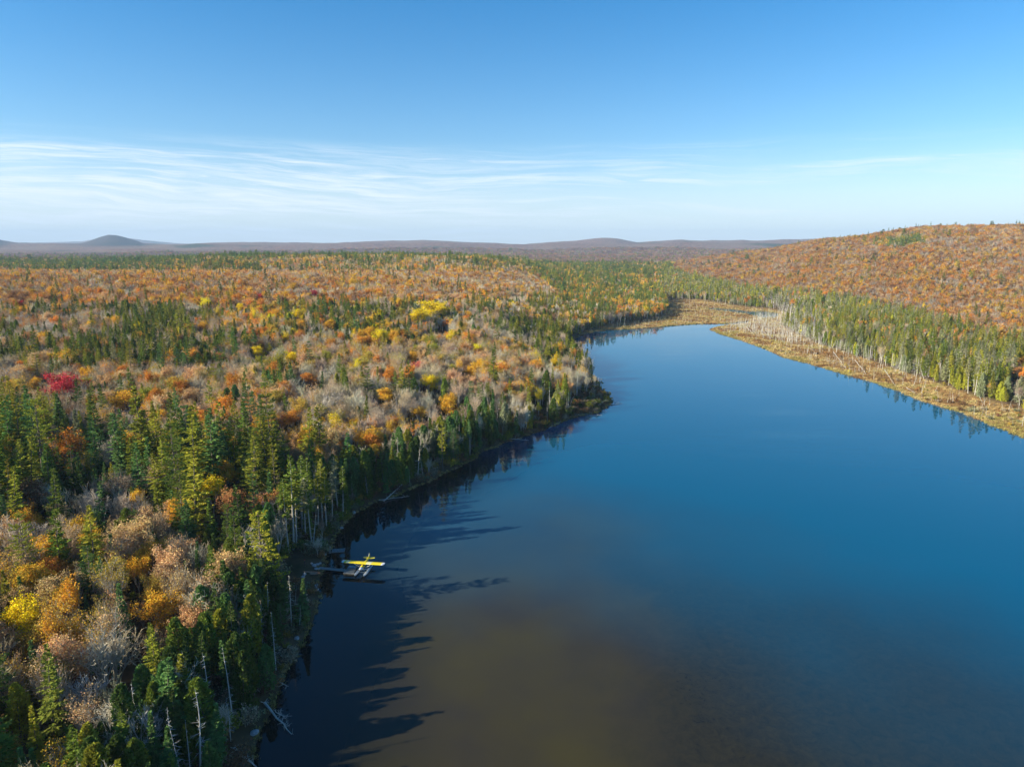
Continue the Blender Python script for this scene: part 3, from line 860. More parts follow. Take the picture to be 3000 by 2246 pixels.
# ------------------------------------------------------------------ dirt road glimpsed between the trees
road_px = [(1065, 1062), (1110, 1050), (1160, 1040), (1215, 1030), (1262, 1018), (1300, 1000), (1290, 980)]
road_pts = [find_ground(x, y) for x, y in road_px]
rv, rf = [], []
rp = []
for i in range(len(road_pts) - 1):
    a = Vector(road_pts[i]); b = Vector(road_pts[i + 1])
    k = max(2, int((b - a).length / 4))
    for q in range(k): rp.append(a.lerp(b, q / k))
for i, p in enumerate(rp):
    d = (rp[min(i + 1, len(rp) - 1)] - rp[max(i - 1, 0)]).normalized(); nn = Vector((-d.y, d.x))
    for s in (-3.2, -1.1, 1.1, 3.2):
        c = p + nn * s
        rv.append((c.x, c.y, gz(c.x, c.y) + 0.25))
    if i:
        for s in range(3): rf.append((4 * i - 4 + s, 4 * i + s, 4 * i + s + 1, 4 * i - 4 + s + 1))
M['road'] = simple('gravel_road', (0.33, 0.30, 0.27), 0.95, 0.1, 0.15, 0.6)
tag(link('dirt_road', raw_mesh('dirt_road', rv, [rf], [M['road']])), kind='structure')

# ------------------------------------------------------------------ what grows where
PAL = {
 'dark green': (0.100, 0.145, 0.034), 'deep green': (0.175, 0.225, 0.036), 'olive green': (0.310, 0.300, 0.036), 'blue green': (0.130, 0.230, 0.066),
 'grey green': (0.31, 0.31, 0.17), 'yellow green': (0.45, 0.42, 0.045), 'rust brown': (0.44, 0.215, 0.080), 'orange': (0.68, 0.28, 0.045),
 'golden': (0.76, 0.43, 0.045), 'bright yellow': (0.88, 0.64, 0.02), 'peach': (0.64, 0.41, 0.20), 'brown': (0.27, 0.15, 0.075), 'crimson': (0.55, 0.045, 0.06),
 'mauve': (0.27, 0.165, 0.150), 'dusky brown': (0.36, 0.27, 0.21), 'ochre': (0.47, 0.33, 0.06), 'tan grey': (0.50, 0.40, 0.265), 'pale grey': (0.58, 0.51, 0.39), 'pinkish grey': (0.48, 0.35, 0.25), 'silver grey': (0.55, 0.53, 0.50)}
CON = ['fir_tree', 'spruce_tree', 'tall_spruce_tree', 'pine_tree', 'cedar_tree']
AUT = ['maple_tree', 'thin_leaved_tree', 'birch_tree']
def zone(wts, con=None, aut=None, br=None, fill=1.0, hs=1.0):
    return dict(w=wts, con=con or dict(zip(('dark green', 'deep green', 'olive green', 'blue green', 'grey green'), (3, 3, 2, 2, 0.6))),
                aut=aut or dict(zip(('rust brown', 'orange', 'golden', 'peach', 'brown', 'bright yellow', 'ochre', 'crimson'), (2.6, 1.5, 3.2, 2.6, 1.2, 0.5, 1.8, 0.08))),
                br=br or {'tan grey': 3, 'pale grey': 1.5, 'pinkish grey': 2}, fill=fill, hs=hs)
def W(fir=0, spruce=0, tall=0, pine=0, cedar=0, maple=0, thin=0, birch=0, bare=0, dead=0):
    a = np.array([fir, spruce, tall, pine, cedar, maple, thin, birch, bare, dead, 0], float); return a / a.sum()
RUST = dict(zip(('rust brown', 'orange', 'golden', 'peach', 'brown', 'crimson'), (5, 1.9, 2.6, 3.2, 1.2, 0.05)))
OLV = {'olive green': 4, 'deep green': 1.8, 'yellow green': 0.8, 'grey green': 3.0, 'dark green': .5}
DARK = {'dark green': 3, 'deep green': 3, 'olive green': 1.0, 'blue green': 2}
ZONES = [
 ('default', None, zone(W(fir=.05, spruce=.07, pine=.02, cedar=.04, maple=.15, thin=.22, birch=.01, bare=.44, dead=.01))),
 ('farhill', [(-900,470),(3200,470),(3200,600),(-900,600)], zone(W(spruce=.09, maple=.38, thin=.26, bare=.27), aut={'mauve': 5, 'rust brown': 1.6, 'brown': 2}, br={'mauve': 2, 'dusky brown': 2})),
 ('crest', [(-900,588),(1130,588),(1250,640),(900,665),(500,665),(-900,668)], zone(W(fir=.02, spruce=.03, maple=.30, thin=.27, bare=.38), aut=RUST)),
 ('darkbelt', [(-900,549),(560,556),(560,590),(-900,592)], zone(W(fir=.18, spruce=.34, pine=.05, maple=.18, thin=.08, bare=.17), con=DARK)),
 ('midridge', [(560,530),(1080,530),(1180,575),(1250,640),(1130,590),(560,590)], zone(W(fir=.08, spruce=.15, pine=.03, maple=.20, thin=.20, birch=.01, bare=.33), con=DARK)),
 ('valley', [(1130,572),(1450,566),(1480,640),(1455,655),(1400,700),(1260,715),(1230,700),(1210,640)], zone(W(fir=.20, spruce=.34, pine=.07, cedar=.05, maple=.12, thin=.07, birch=.02, bare=.13), con=DARK, aut={'golden': 3, 'orange': 2, 'bright yellow': .6, 'peach': 1})),
 ('midleft', [(-900,665),(420,668),(560,700),(520,760),(250,800),(-900,790)], zone(W(fir=.13, spruce=.20, cedar=.10, maple=.11, thin=.13, bare=.33), con={'olive green': 4, 'deep green': 3, 'dark green': 2, 'grey green': 1.5})),
 ('midmix', [(400,665),(1000,660),(1010,740),(760,780),(520,760),(560,700)], zone(W(fir=.09, spruce=.12, cedar=.05, maple=.19, thin=.17, birch=.02, bare=.36), aut={'golden': 3, 'bright yellow': .9, 'orange': 2, 'ochre': 2, 'rust brown': 2})),
 ('midband', [(-900,790),(250,800),(520,760),(1000,740),(1200,780),(1180,900),(900,955),(480,905),(200,925),(-900,895)], zone(W(fir=.035, spruce=.045, pine=.01, cedar=.02, maple=.12, thin=.25, birch=.015, bare=.50), aut={'golden': 3.8, 'orange': 1.5, 'peach': 3.2, 'ochre': 2, 'olive green': 1.2, 'rust brown': 1, 'bright yellow': 0.6, 'crimson': .1})),
 ('eastshore', [(1150,640),(1260,650),(1290,740),(1300,830),(1230,840),(1150,760),(1100,720)], zone(W(fir=.16, spruce=.26, cedar=.10, maple=.10, thin=.10, birch=.03, bare=.23, dead=.02), con={'deep green': 3, 'olive green': 3, 'dark green': 2})),
 ('point', [(1150,790),(1300,780),(1330,880),(1200,910),(1120,880)], zone(W(fir=.10, spruce=.14, cedar=.12, maple=.03, thin=.06, birch=.05, bare=.36, dead=.14), br={'pale grey': 3, 'tan grey': 2, 'silver grey': 1})),
 ('conband', [(-900,895),(60,900),(200,925),(330,900),(480,905),(700,955),(1000,985),(900,1050),(740,1140),(640,1200),(560,1180),(350,1150),(150,1195),(-900,1175)],
    zone(W(fir=.24, spruce=.34, pine=.08, cedar=.02, maple=.10, thin=.07, bare=.15), con={'deep green': 3, 'olive green': 3.4, 'dark green': 1.2, 'blue green': 2.0, 'grey green': .7, 'yellow green': 1})),
 ('leftlow', [(-900,1150),(150,1165),(350,1120),(500,1180),(560,1290),(480,1400),(300,1500),(250,1656),(250,1900),(-900,1900)],
    zone(W(fir=.17, spruce=.09, pine=.03, cedar=.07, maple=.11, thin=.16, birch=.01, bare=.36), aut={'golden': 3, 'rust brown': 1.0, 'peach': 3.4, 'ochre': 2, 'brown': .8, 'bright yellow': .9})),
 ('nearshore', [(350,1130),(560,1150),(700,1190),(700,1290),(640,1400),(600,1656),(500,2400),(200,2400),(250,1656),(300,1480),(470,1400),(560,1280),(480,1180)],
    zone(W(fir=.20, spruce=.14, tall=.04, pine=.05, cedar=.40, maple=.0, thin=.0, bare=.06, dead=.08), con={'deep green': 3, 'dark green': 2, 'blue green': 2, 'olive green': 1, 'grey green': 1})),
 ('righthill', [(1450,590),(1500,480),(3300,440),(3300,800),(2300,760),(2212,740),(2000,690),(1800,640),(1600,622),(1450,605)], zone(W(fir=.006, spruce=.040, pine=.006, maple=.40, thin=.20, birch=.004, bare=.33), aut={'rust brown': 5, 'orange': 1.6, 'golden': 1.3, 'peach': 1.5, 'brown': 2.2}, br={'dusky brown': 3, 'tan grey': 1})),
 ('rightbelt', [(1440,585),(1480,592),(1600,618),(1800,632),(2000,680),(2212,735),(2400,760),(3300,900),(3300,1300),(2212,930),(1900,800),(1700,720),(1500,690),(1420,640)],
    zone(W(fir=.10, spruce=.34, tall=.12, pine=.03, cedar=.24, maple=.015, thin=.02, bare=.06, dead=.05), con=OLV, aut={'golden': 2, 'orange': 2, 'rust brown': 1}, br={'tan grey': 2, 'dusky brown': 2})),
 ('hillpatch', [(1890,522),(1990,508),(2003,528),(1935,536),(1880,532)], zone(W(spruce=.8, maple=.1, bare=.1), con=DARK)),
]

# candidate spots on rings about the viewpoint
rng = np.random.default_rng(77)
def spacing(r): return np.interp(r, [0, 300, 700, 1100, 1600, 2300, 3500, 5200], [3.35, 3.5, 4.0, 4.6, 5.8, 8.2, 13.0, 20.0])
PX_, PY_ = [], []
r = 62.0
while r < 5200:
    s = float(spacing(r))
    aw = 0.80 if r > 300 else 0.80 + (300 - r) / 300 * 0.75
    aa = np.arange(-aw, aw, s / r)
    aa = aa + rng.uniform(-0.5, 0.5, len(aa)) * s / r * 0.95
    rr = r + rng.uniform(-0.5, 0.5, len(aa)) * s * 0.95
    PX_.append(np.sin(aa) * rr); PY_.append(np.cos(aa) * rr)
    r += s
CX = np.concatenate(PX_); CY = np.concatenate(PY_)
CZ, CSD, CMM = ground_z(CX, CY, True)
rd = np.hypot(CX, CY); aang = np.arctan2(CX, CY)
ok = (CSD > 1.2)
# hidden behind ridges?
ai = np.clip(((aang - az_in[0]) / (az_in[1] - az_in[0])).astype(int), 0, len(az_in) - 1)
ri = np.clip(np.searchsorted(rad, rd * 0.95) - 2, 0, nr_ - 1)
hid = ((CZ + 17 - CAM_H) / rd < runmax[ai, ri] - 0.0035) & (rd > 500)
ok &= ~hid
ok &= (distpoly(CX, CY, road_pts, closed=False) > 7.5)
_bx, _by, _bz = project(CX, CY, np.maximum(CZ, 0))
tip = inpoly(_bx, _by, [(1630,1250),(1700,1226),(1810,1190),(1800,1145),(1745,1105),(1715,1120),(1690,1165),(1650,1200)])
ok &= ~(tip & (rng.uniform(size=len(CX)) < 0.93))
# the landing clearing by the dock
clear = (np.hypot((CX + 50.5), (CY - 160.0) * 1.0) < 6.5) | ((CX > -57) & (CX < -44) & (CY > 140) & (CY < 162))
ok &= ~clear
CX, CY, CZ, CSD, CMM, rd = (a[ok] for a in (CX, CY, CZ, CSD, CMM, rd))
N = len(CX)
SCL = spacing(rd) / np.interp(rd, [0, 900, 5200], [3.6, 4.4, 6.5])
SCL = np.maximum(SCL, 1.0)
qx, qy, qz = project(CX, CY, CZ + 7.0)
qx = qx * 2212 / 3000; qy = qy * 2212 / 3000
zid = np.zeros(N, int)
jx = qx + (fnoise(CX / 25, CY / 25, 91) - 0.5) * np.clip(9000 / rd, 4, 50); jy = qy + (fnoise(CX / 25, CY / 25, 92) - 0.5) * np.clip(6000 / rd, 2, 34)
for i, (nm, poly, z) in enumerate(ZONES):
    if poly is None: continue
    inside = inpoly(jx, jy, poly)
    if nm == 'righthill': inside &= (rd < 2600)
    if nm == 'farhill': inside &= (rd > 2600)
    if nm in ('darkbelt', 'midridge'): inside &= (rd > 1000) & (rd < 2700)
    if nm == 'valley': inside &= (rd < 2500)
    if nm == 'rightbelt': inside &= (CX > 60)
    zid[inside] = i
# fringe: conifers crowd the left bank, thin out uphill
bankz = [i for i, z in enumerate(ZONES) if z[0] == 'nearshore'][0]
zid[(CX < 0) & (CSD < 16) & (CY < 330)] = bankz
# species patches: conifers and broadleaves cluster
n1_ = fnoise(CX / 34, CY / 34, 5, 3); n2_ = fnoise(CX / 60, CY / 60, 6, 3); n3_ = fnoise(CX / 22, CY / 22, 8, 2)
WM = np.array([z[2]['w'] for z in ZONES])[zid]
cf = np.exp((n1_ - 0.5) * 7.0)
cf = np.where(np.isin(zid, [i for i, z in enumerate(ZONES) if z[0] in ('righthill', 'crest')]), np.exp((n2_ - 0.55) * 9), cf)
mostly = np.isin(zid, [i for i, z in enumerate(ZONES) if z[2]['w'][:5].sum() > 0.5])
cf = np.where(mostly, np.exp((n1_ - 0.48) * 6.0), cf)
WM[:, :5] *= cf[:, None]
WM[:, 5:8] *= np.exp((n2_ - 0.5) * 5.0)[:, None]
WM[:, 8] *= np.exp((n3_ - 0.5) * 4.0) * np.where(np.isin(zid, [i for i, z in enumerate(ZONES) if z[0] in ('default', 'midband', 'midmix', 'midleft', 'eastshore')]), 1.5, 1.0)
# dead trees: drowned stands at the lake edge
WM[:, 9] *= np.where(CSD < 25, 2.2, 0.35)
rb = (CX > 60) & (CSD < 60) & (CMM < 0.5)
WM[:, 9] *= np.where(rb & (marsh_mask(CX, CY + 0) < 0.5) & (CSD < 55), 3.0, 1.0)
WM = WM / WM.sum(1, keepdims=True)
cum = WM.cumsum(1)
KI = (rng.uniform(size=N)[:, None] > cum).sum(1)
KI = np.minimum(KI, 9)
# marsh: only scattered drowned snags and low bushes
mq = CMM > 0.4
umid = inpoly(CX, CY, marsh_m)
spit = (CX > 50) & inpoly(*project(CX, CY, CZ + 3)[:2], [(2105,930),(2300,850),(2420,930),(2430,1000),(2330,1010),(2220,975)])
pm = np.where(umid, 0.30, np.where(spit, 0.85, 0.16))
cbz = [i for i, z in enumerate(ZONES) if z[0] == 'conband'][0]
keep = (~mq & ~((zid == cbz) & (rng.uniform(size=N) < 0.36))) | (mq & (rng.uniform(size=N) < pm))
keep &= ~((zid == [i for i, z in enumerate(ZONES) if z[0] == 'rightbelt'][0]) & (rng.uniform(size=N) < 0.12))
KI = np.where(mq, np.where(rng.uniform(size=N) < np.where(umid | spit, 0.9, 0.55), 9, 10), KI)
KI = np.where(spit & ~mq & (rng.uniform(size=N) < .7), 9, KI)
CX, CY, CZ, CSD, CMM, rd, SCL, zid, KI, mq, spit, umid = (a[keep] for a in (CX, CY, CZ, CSD, CMM, rd, SCL, zid, KI, mq, spit, umid))
N = len(CX)
# tint per tree
PN = list(PAL); PV = np.array([PAL[p] for p in PN])
TI = np.zeros(N, int)
u = rng.uniform(size=N)
tn = fnoise(CX / 45, CY / 45, 15, 2)
u = np.clip(u * 0.72 + np.clip((tn - 0.5) * 1.3 + 0.5, 0, 1) * 0.28, 0, 0.9999)
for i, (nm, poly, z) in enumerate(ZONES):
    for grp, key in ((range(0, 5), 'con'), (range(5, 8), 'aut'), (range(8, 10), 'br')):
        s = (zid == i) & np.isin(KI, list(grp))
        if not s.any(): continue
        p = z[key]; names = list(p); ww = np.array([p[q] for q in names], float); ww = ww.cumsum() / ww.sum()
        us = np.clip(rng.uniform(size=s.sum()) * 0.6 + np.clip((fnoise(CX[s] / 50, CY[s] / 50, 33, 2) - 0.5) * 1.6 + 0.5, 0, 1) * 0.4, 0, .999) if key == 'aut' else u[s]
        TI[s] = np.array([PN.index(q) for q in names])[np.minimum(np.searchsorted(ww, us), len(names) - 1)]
bi = KI == 7
TI[bi] = np.where(rng.uniform(size=bi.sum()) < 0.35, PN.index('bright yellow'), PN.index('golden'))
TI[KI == 9] = np.where(rng.uniform(size=(KI == 9).sum()) < 0.4, PN.index('silver grey'), PN.index('pale grey'))
fi_ = (KI == 0) & (rng.uniform(size=N) < 0.5) & (CX < 0) & (rd < 350)
TI[fi_] = PN.index('blue green')
shm = KI == 10
TI[shm] = rng.choice([PN.index('rust brown'), PN.index('brown'), PN.index('tan grey'), PN.index('ochre')], shm.sum())
TC = PV[TI] * rng.uniform(0.82, 1.2, (N, 1)) * rng.uniform(0.93, 1.07, (N, 3))
TC[zid == [i for i, z in enumerate(ZONES) if z[0] == 'righthill'][0]] *= 0.76
TC[zid == [i for i, z in enumerate(ZONES) if z[0] == 'crest'][0]] *= 0.92
# heights
HN = np.array([K[k]['h'] for k in NAMES])
HT = HN[KI] * rng.normal(1.0, 0.17, N).clip(0.6, 1.4) * np.where(KI < 3, 1.08, 1.0)
young = (KI < 2) & (rng.uniform(size=N) < 0.28); HT[young] *= rng.uniform(0.4, 0.75, young.sum())
HT = np.where(CX > 60, HT * np.interp(rd, [200, 500, 900], [1.0, 0.92, 0.85]), HT)
cbz = [i for i, z in enumerate(ZONES) if z[0] == 'conband'][0]
incb = zid == cbz
HT = np.where(incb & (KI >= 1) & (KI <= 3), HT * 1.34, np.where(incb & (KI == 0), HT * 1.12, HT))
HT[mq & (KI == 9)] *= rng.uniform(0.35, 0.8, (mq & (KI == 9)).sum())
near_edge = (CSD < 5) & (CX < 0) & (KI != 10)
HT[near_edge] *= rng.uniform(0.45, 0.95, near_edge.sum())
nsh = (CX < 0) & (CSD < 60) & (rd < 330)
HT[nsh] = np.where(CSD[nsh] < 12, np.clip(HT[nsh], 0, 14), HT[nsh])
HT = HT * np.clip(SCL, 1, 1.35)
_dx, _dy = CX + 39, CY - 159; _al = -(_dx * math.cos(SUN_AZ) + _dy * math.sin(SUN_AZ)); _ac = np.abs(_dx * math.sin(SUN_AZ) - _dy * math.cos(SUN_AZ))
_g = (_al > 3) & (_al < 48) & (_ac < 4.5); HT[_g] = np.minimum(HT[_g], 1.8 + 0.40 * _al[_g])
LEAN = rng.normal(0, 0.02, (N, 2))
dl = KI == 9
LEAN[dl] = rng.normal(0, 0.09, (dl.sum(), 2))
ROT = rng.uniform(0, 6.283, N)
WSC = rng.uniform(0.85, 1.18, N) * SCL
ADD = []   # hand-placed trees: kind index, px row of the base etc.
# low bushes under the shore trees and along the bank
UX, UY = [], []
for r in np.arange(70, 420, 2.4):
    aa = np.arange(-0.80, 0.80, 2.4 / r); aa = aa + rng.uniform(-.5, .5, len(aa)) * 2.4 / r; q_ = r + rng.uniform(-1.2, 1.2, len(aa))
    UX.append(np.sin(aa) * q_); UY.append(np.cos(aa) * q_)
UX = np.concatenate(UX); UY = np.concatenate(UY)
uz, usd, umm = ground_z(UX, UY, True)
prob = np.where(usd < 13, 0.85, 0.30)
prob = np.where(umm > 0.4, 0.10, prob)
k_ = (usd > 0.35) & (rng.uniform(size=len(UX)) < prob) & (np.hypot(UX + 50.5, UY - 160) > 6.0) & ~((UX > -54) & (UX < -45) & (UY > 150) & (UY < 162))
UX, UY, uz, usd, umm = (a[k_] for a in (UX, UY, uz, usd, umm))
nu = len(UX)
pal_u = [PN.index(p) for p in ('brown', 'rust brown', 'tan grey', 'olive green', 'deep green', 'grey green', 'ochre')]
UT = rng.choice(pal_u, nu, p=[.22, .12, .14, .16, .20, .10, .06])

# trees that stand out: kind, colour, crown centre in the photo, height in metres, width factor, label
HERO = [
 ('maple_tree', 'crimson', 186, 1126, 16, 1.35, 'crimson maple with a full crown, alone among dull trees at the left', 'maple'),
 ('pine_tree', 'yellow green', 766, 1625, 22, 1.5, 'big sunlit pine with tiered branches standing over the bank above the canoe', 'pine'),
 ('pine_tree', 'yellow green', 1300, 1290, 18.5, 0.66, 'lone tall thin pine with tufts near its top, mirrored in the lake', 'pine'),
 ('maple_tree', 'bright yellow', 1232, 920, 17, 1.5, 'lower of the two round bright yellow maples beyond the dirt road', 'maple'),
 ('maple_tree', 'bright yellow', 1268, 903, 20, 1.5, 'higher of the two round bright yellow maples beyond the dirt road', 'maple'),
 ('maple_tree', 'golden', 372, 1168, 12, 1.6, 'broad golden crowned maple right of the crimson one', 'maple'),
 ('birch_tree', 'orange', 205, 1290, 17, 1.5, 'tall orange red tree leaning on a dark spruce at the left', 'maple'),
 ('birch_tree', 'bright yellow', 1580, 1150, 12, 0.95, 'bright yellow birch beside the lake near the wooded point', 'birch'),
 ('birch_tree', 'bright yellow', 1578, 1188, 8, 0.95, 'small bright yellow birch in front of a taller yellow one near the wooded point', 'birch'),
 ('bare_tree', 'pale grey', 290, 1900, 14, 1.5, 'wide pale grey bare tree, the largest leafless crown low at the left', 'bare tree'),
 ('bare_tree', 'silver grey', 215, 2010, 12, 1.2, 'bare grey tree with a few pinkish leaves below the widest bare crown', 'bare tree'),
 ('bare_tree', 'tan grey', 330, 1890, 13, 1.3, 'bare grey tree crowded against the widest bare crown', 'bare tree'),
 ('bare_tree', 'silver grey', 440, 2110, 12, 1.1, 'silvery bare tree with upturned limbs above the bottom snags', 'bare tree'),
 ('thin_leaved_tree', 'peach', 235, 2070, 11, 1.2, 'leafless looking tree with sparse peach leaves low at the left', 'maple'),
 ('bare_tree', 'silver grey', 390, 1470, 11, 0.9, 'forked bare tree with peach leaves low down among dark spruces', 'bare tree'),
 ('maple_tree', 'bright yellow', 55, 1795, 11, 1.05, 'bright yellow maple beside the left edge above the bare trees', 'maple'),
 ('maple_tree', 'golden', 400, 1665, 9, 0.9, 'rounded golden maple crown amid grey bare trees left of the canoe', 'maple'),
 ('maple_tree', 'golden', 455, 1775, 10, 1.1, 'golden brown maple below a small dark fir, left of the shore conifers', 'maple'),
 ('maple_tree', 'orange', 150, 1660, 10, .9, 'orange maple above the grey bare trees near the left edge', 'maple'),
 ('maple_tree', 'golden', 660, 1380, 12, 1.0, 'golden maple showing between two dark spruces in the conifer band', 'maple'),
 ('maple_tree', 'bright yellow', 620, 1430, 11, 1.0, 'yellow maple lower down between dark spruces in the conifer band', 'maple'),
 ('maple_tree', 'brown', 75, 1445, 13, 1.2, 'dull ochre maple in shade close to the left edge', 'maple'),
 ('maple_tree', 'orange', 1090, 1290, 11, 0.9, 'orange yellow maple on the slope above the lake bend', 'maple'),
 ('maple_tree', 'golden', 1130, 1155, 11, 1.2, 'wide yellow gold maple on the slope left of the wooded point', 'maple'),
 ('maple_tree', 'golden', 1320, 1170, 10, .8, 'round golden maple between bare trees left of the wooded point', 'maple'),
 ('fir_tree', 'blue green', 360, 1800, 14, 1.0, 'blue green fir rising from grey bare trees low at the left', 'fir'),
 ('fir_tree', 'blue green', 255, 1790, 8, .9, 'short blue green fir left of a taller one among bare trees', 'fir'),
 ('fir_tree', 'dark green', 1015, 985, 16, 1.2, 'dark spire fir left of the yellow maples', 'fir'),
 ('fir_tree', 'yellow green', 105, 2160, 11, .9, 'yellow green lit fir in the lower left corner', 'fir'),
 ('cedar_tree', 'yellow green', 50, 2080, 10, 1.1, 'sunlit yellow green cedar above the lower left corner fir', 'cedar'),
 ('cedar_tree', 'olive green', 735, 1830, 13, 1.0, 'cedar whose sunlit gold top stands over shaded shore cedars', 'cedar'),
 ('cedar_tree', 'deep green', 530, 1900, 13, 1.15, 'broad dark cedar left of the shore snags', 'cedar'),
 ('cedar_tree', 'deep green', 600, 1885, 13, 1.15, 'broad dark cedar, right neighbour of the one left of the snags', 'cedar'),
 ('dead_tree', 'silver grey', 672, 1985, 15, 1.0, 'tall silver snag with a bare spike top beside the shore cedars', 'dead tree'),
 ('dead_tree', 'silver grey', 595, 2010, 13, 1.3, 'bushy silver snag left of the tall spike topped one', 'dead tree'),
 ('dead_tree', 'silver grey', 500, 2170, 12, 1.0, 'leftmost of the white snags at the bottom edge', 'dead tree'),
 ('dead_tree', 'silver grey', 522, 2180, 12, .9, 'second of the white snags at the bottom edge', 'dead tree'),
 ('dead_tree', 'silver grey', 549, 2185, 11, .9, 'third of the white snags at the bottom edge', 'dead tree'),
 ('dead_tree', 'silver grey', 574, 2130, 14, 1.2, 'rightmost and tallest of the white snags at the bottom edge', 'dead tree'),
 ('dead_tree', 'silver grey', 810, 1870, 12, .8, 'slim leaning snag above the dark shore below the canoe', 'dead tree'),
 ('dead_tree', 'pale grey', 848, 1745, 12, 1.0, 'pair-like grey snag left of the canoe near the bank', 'dead tree'),
 ('dead_tree', 'silver grey', 1660, 1180, 11, .6, 'needle thin snag standing at the water by the wooded point', 'dead tree'),
 ('dead_tree', 'silver grey', 1604, 1200, 10, .6, 'thin branchless snag left of the wooded point', 'dead tree'),
 ('dead_tree', 'silver grey', 1665, 1172, 9, 1.5, 'ragged grey snag with drooping branches near the wooded point', 'dead tree'),
 ('dead_tree', 'silver grey', 1740, 1125, 10, .7, 'bare pole snag right behind the tip of the wooded point', 'dead tree'),
 ('pine_tree', 'olive green', 2767, 945, 17, 1.0, 'large dark pine rising above the right shore conifer belt', 'pine'),
 ('pine_tree', 'dark green', 530, 795, 17, 1.0, 'single pine poking above the distant ridge at left', 'pine'),
 ('maple_tree', 'golden', 2795, 955, 8, .9, 'golden maple beside the large dark pine of the right belt', 'maple'),
 ('maple_tree', 'golden', 2940, 985, 8, .9, 'golden maple amid right belt conifers near the right edge', 'maple'),
 ('maple_tree', 'rust brown', 2985, 1085, 9, 1.1, 'rust orange maple at the right edge above the marsh', 'maple'),
]
for a, b, h_, c_, k_ in [(470,670,12,'bright yellow','birch_tree'),(516,662,11,'bright yellow','maple_tree'),(645,678,13,'bright yellow','maple_tree'),(652,706,12,'golden','birch_tree'),(712,700,13,'golden','maple_tree'),
        (556,757,10,'bright yellow','maple_tree'),(583,750,10,'bright yellow','birch_tree'),(617,724,12,'bright yellow','birch_tree'),(630,770,11,'bright yellow','maple_tree'),(847,722,12,'golden','maple_tree'),(800,716,11,'golden','maple_tree'),
        (925,822,11,'bright yellow','maple_tree'),(968,872,11,'golden','maple_tree'),(888,768,10,'golden','maple_tree'),(438,702,10,'golden','maple_tree'),(560,640,11,'crimson','maple_tree'),(680,632,11,'crimson','maple_tree'),(48,655,10,'crimson','maple_tree'),
        (795,945,11,'golden','maple_tree'),(808,975,9,'golden','maple_tree'),(665,815,10,'orange','maple_tree'),(415,850,11,'peach','maple_tree'),(625,905,10,'orange','maple_tree'),(905,890,9,'golden','maple_tree'),(75,825,9,'golden','maple_tree'),(1013,800,9,'golden','maple_tree')]:
    HERO.append((k_, c_, a * 1.3562, b * 1.3562, h_, 1.1, None, 'maple' if k_[0] == 'm' else 'birch'))
tall_px = [(860,1609,25),(868,1600,21),(896,1583,17.5),(912,1585,17),(933,1556,16),(957,1558,17.5),(974,1534,15),(885,1560,22),(1006,1520,16),(945,1530,19),(990,1500,17),(846,1618,20),(903,1545,20)]
TB = {2: (1301, 1379)}
for i, (a, b, h_) in enumerate(tall_px):
    TB[len(HERO)] = (a, b)
    HERO.append(('tall_spruce_tree', ['deep green','olive green','grey green','deep green'][i % 4], a, b - 130, h_, 1.0, None, 'spruce'))
hx, hy, hk, ht, hh_, hw, hl, hc = [], [], [], [], [], [], [], []
for (kn, tn_, px, py, h, wf, lab, cat) in HERO:
    f = 0.86 if kn == 'tall_spruce_tree' else (0.72 if kn in ('maple_tree', 'birch_tree', 'thin_leaved_tree', 'bare_tree') else 0.55)
    x, y = find_ground(px, py, h * f) if len(hx) not in TB else find_ground(*TB[len(hx)], 0.0)
    s_ = shore_sd(np.array([x]), np.array([y]))[0]
    if s_ < 1.0:      # crown overhangs the water: keep the foot on the bank
        for st in range(60):
            x -= 0.5
            if shore_sd(np.array([x]), np.array([y]))[0] > 1.0: break
    hx.append(x); hy.append(y); hk.append(NAMES.index(kn)); ht.append(PN.index(tn_)); hh_.append(h); hw.append(wf); hl.append(lab); hc.append(cat)
    if kn == 'maple_tree': hw[-1] *= 1.3
hx = np.array(hx); hy = np.array(hy); nh = len(hx)
rm = np.zeros(N, bool)
rm |= np.hypot(CX - hx[2], CY - hy[2]) < 6.5
for i in range(nh):
    rm |= np.hypot(CX - hx[i], CY - hy[i]) < (3.0 if hk[i] not in (9,) else 1.8) * (1 if np.hypot(hx[i], hy[i]) < 260 else 1.9)
# nothing nearer may stand right before a tree that stands out
_tx, _ty, _tz = project(CX, CY, CZ + HT * 0.92)
for i in range(nh):
    if hk[i] == NAMES.index('tall_spruce_tree'): continue
    wpx = (2.6 if hk[i] in (0, 4, 9) else 4.0) * hw[i] * FPX / np.hypot(hx[i], hy[i]) * 2.93
    rm |= (np.abs(_tx - HERO[i][2]) < wpx) & (_ty < HERO[i][3] + wpx * 0.5) & (np.hypot(CX, CY) < np.hypot(hx[i], hy[i])) & (np.hypot(CX - hx[i], CY - hy[i]) < 80)
kp = ~rm
# dense drowned stands: the spit and the strip between marsh and conifers on the right shore
ex, ey = np.meshgrid(np.arange(60, 560, 2.7), np.arange(180, 900, 3.1)); ex = ex.ravel() + rng.uniform(-1.3, 1.3, ex.size); ey = ey.ravel() + rng.uniform(-1.5, 1.5, ey.size)
ez = ground_z(ex, ey); es = shore_sd(ex, ey)
epx, epy, _e = project(ex, ey, ez + 2)
insp = inpoly(epx, epy, [(2125,948),(2200,930),(2290,905),(2380,930),(2400,985),(2330,1003),(2240,985),(2170,968)])
strip = (distpoly(ex, ey, marsh_r[10:17], closed=False) < 7) & (fnoise(ex / 18, ey / 18, 71) > 0.44)
loose = inpoly(ex, ey, marsh_r) & (fnoise(ex / 16, ey / 16, 73) > 0.58) & (rng.uniform(size=len(ex)) < 0.4)

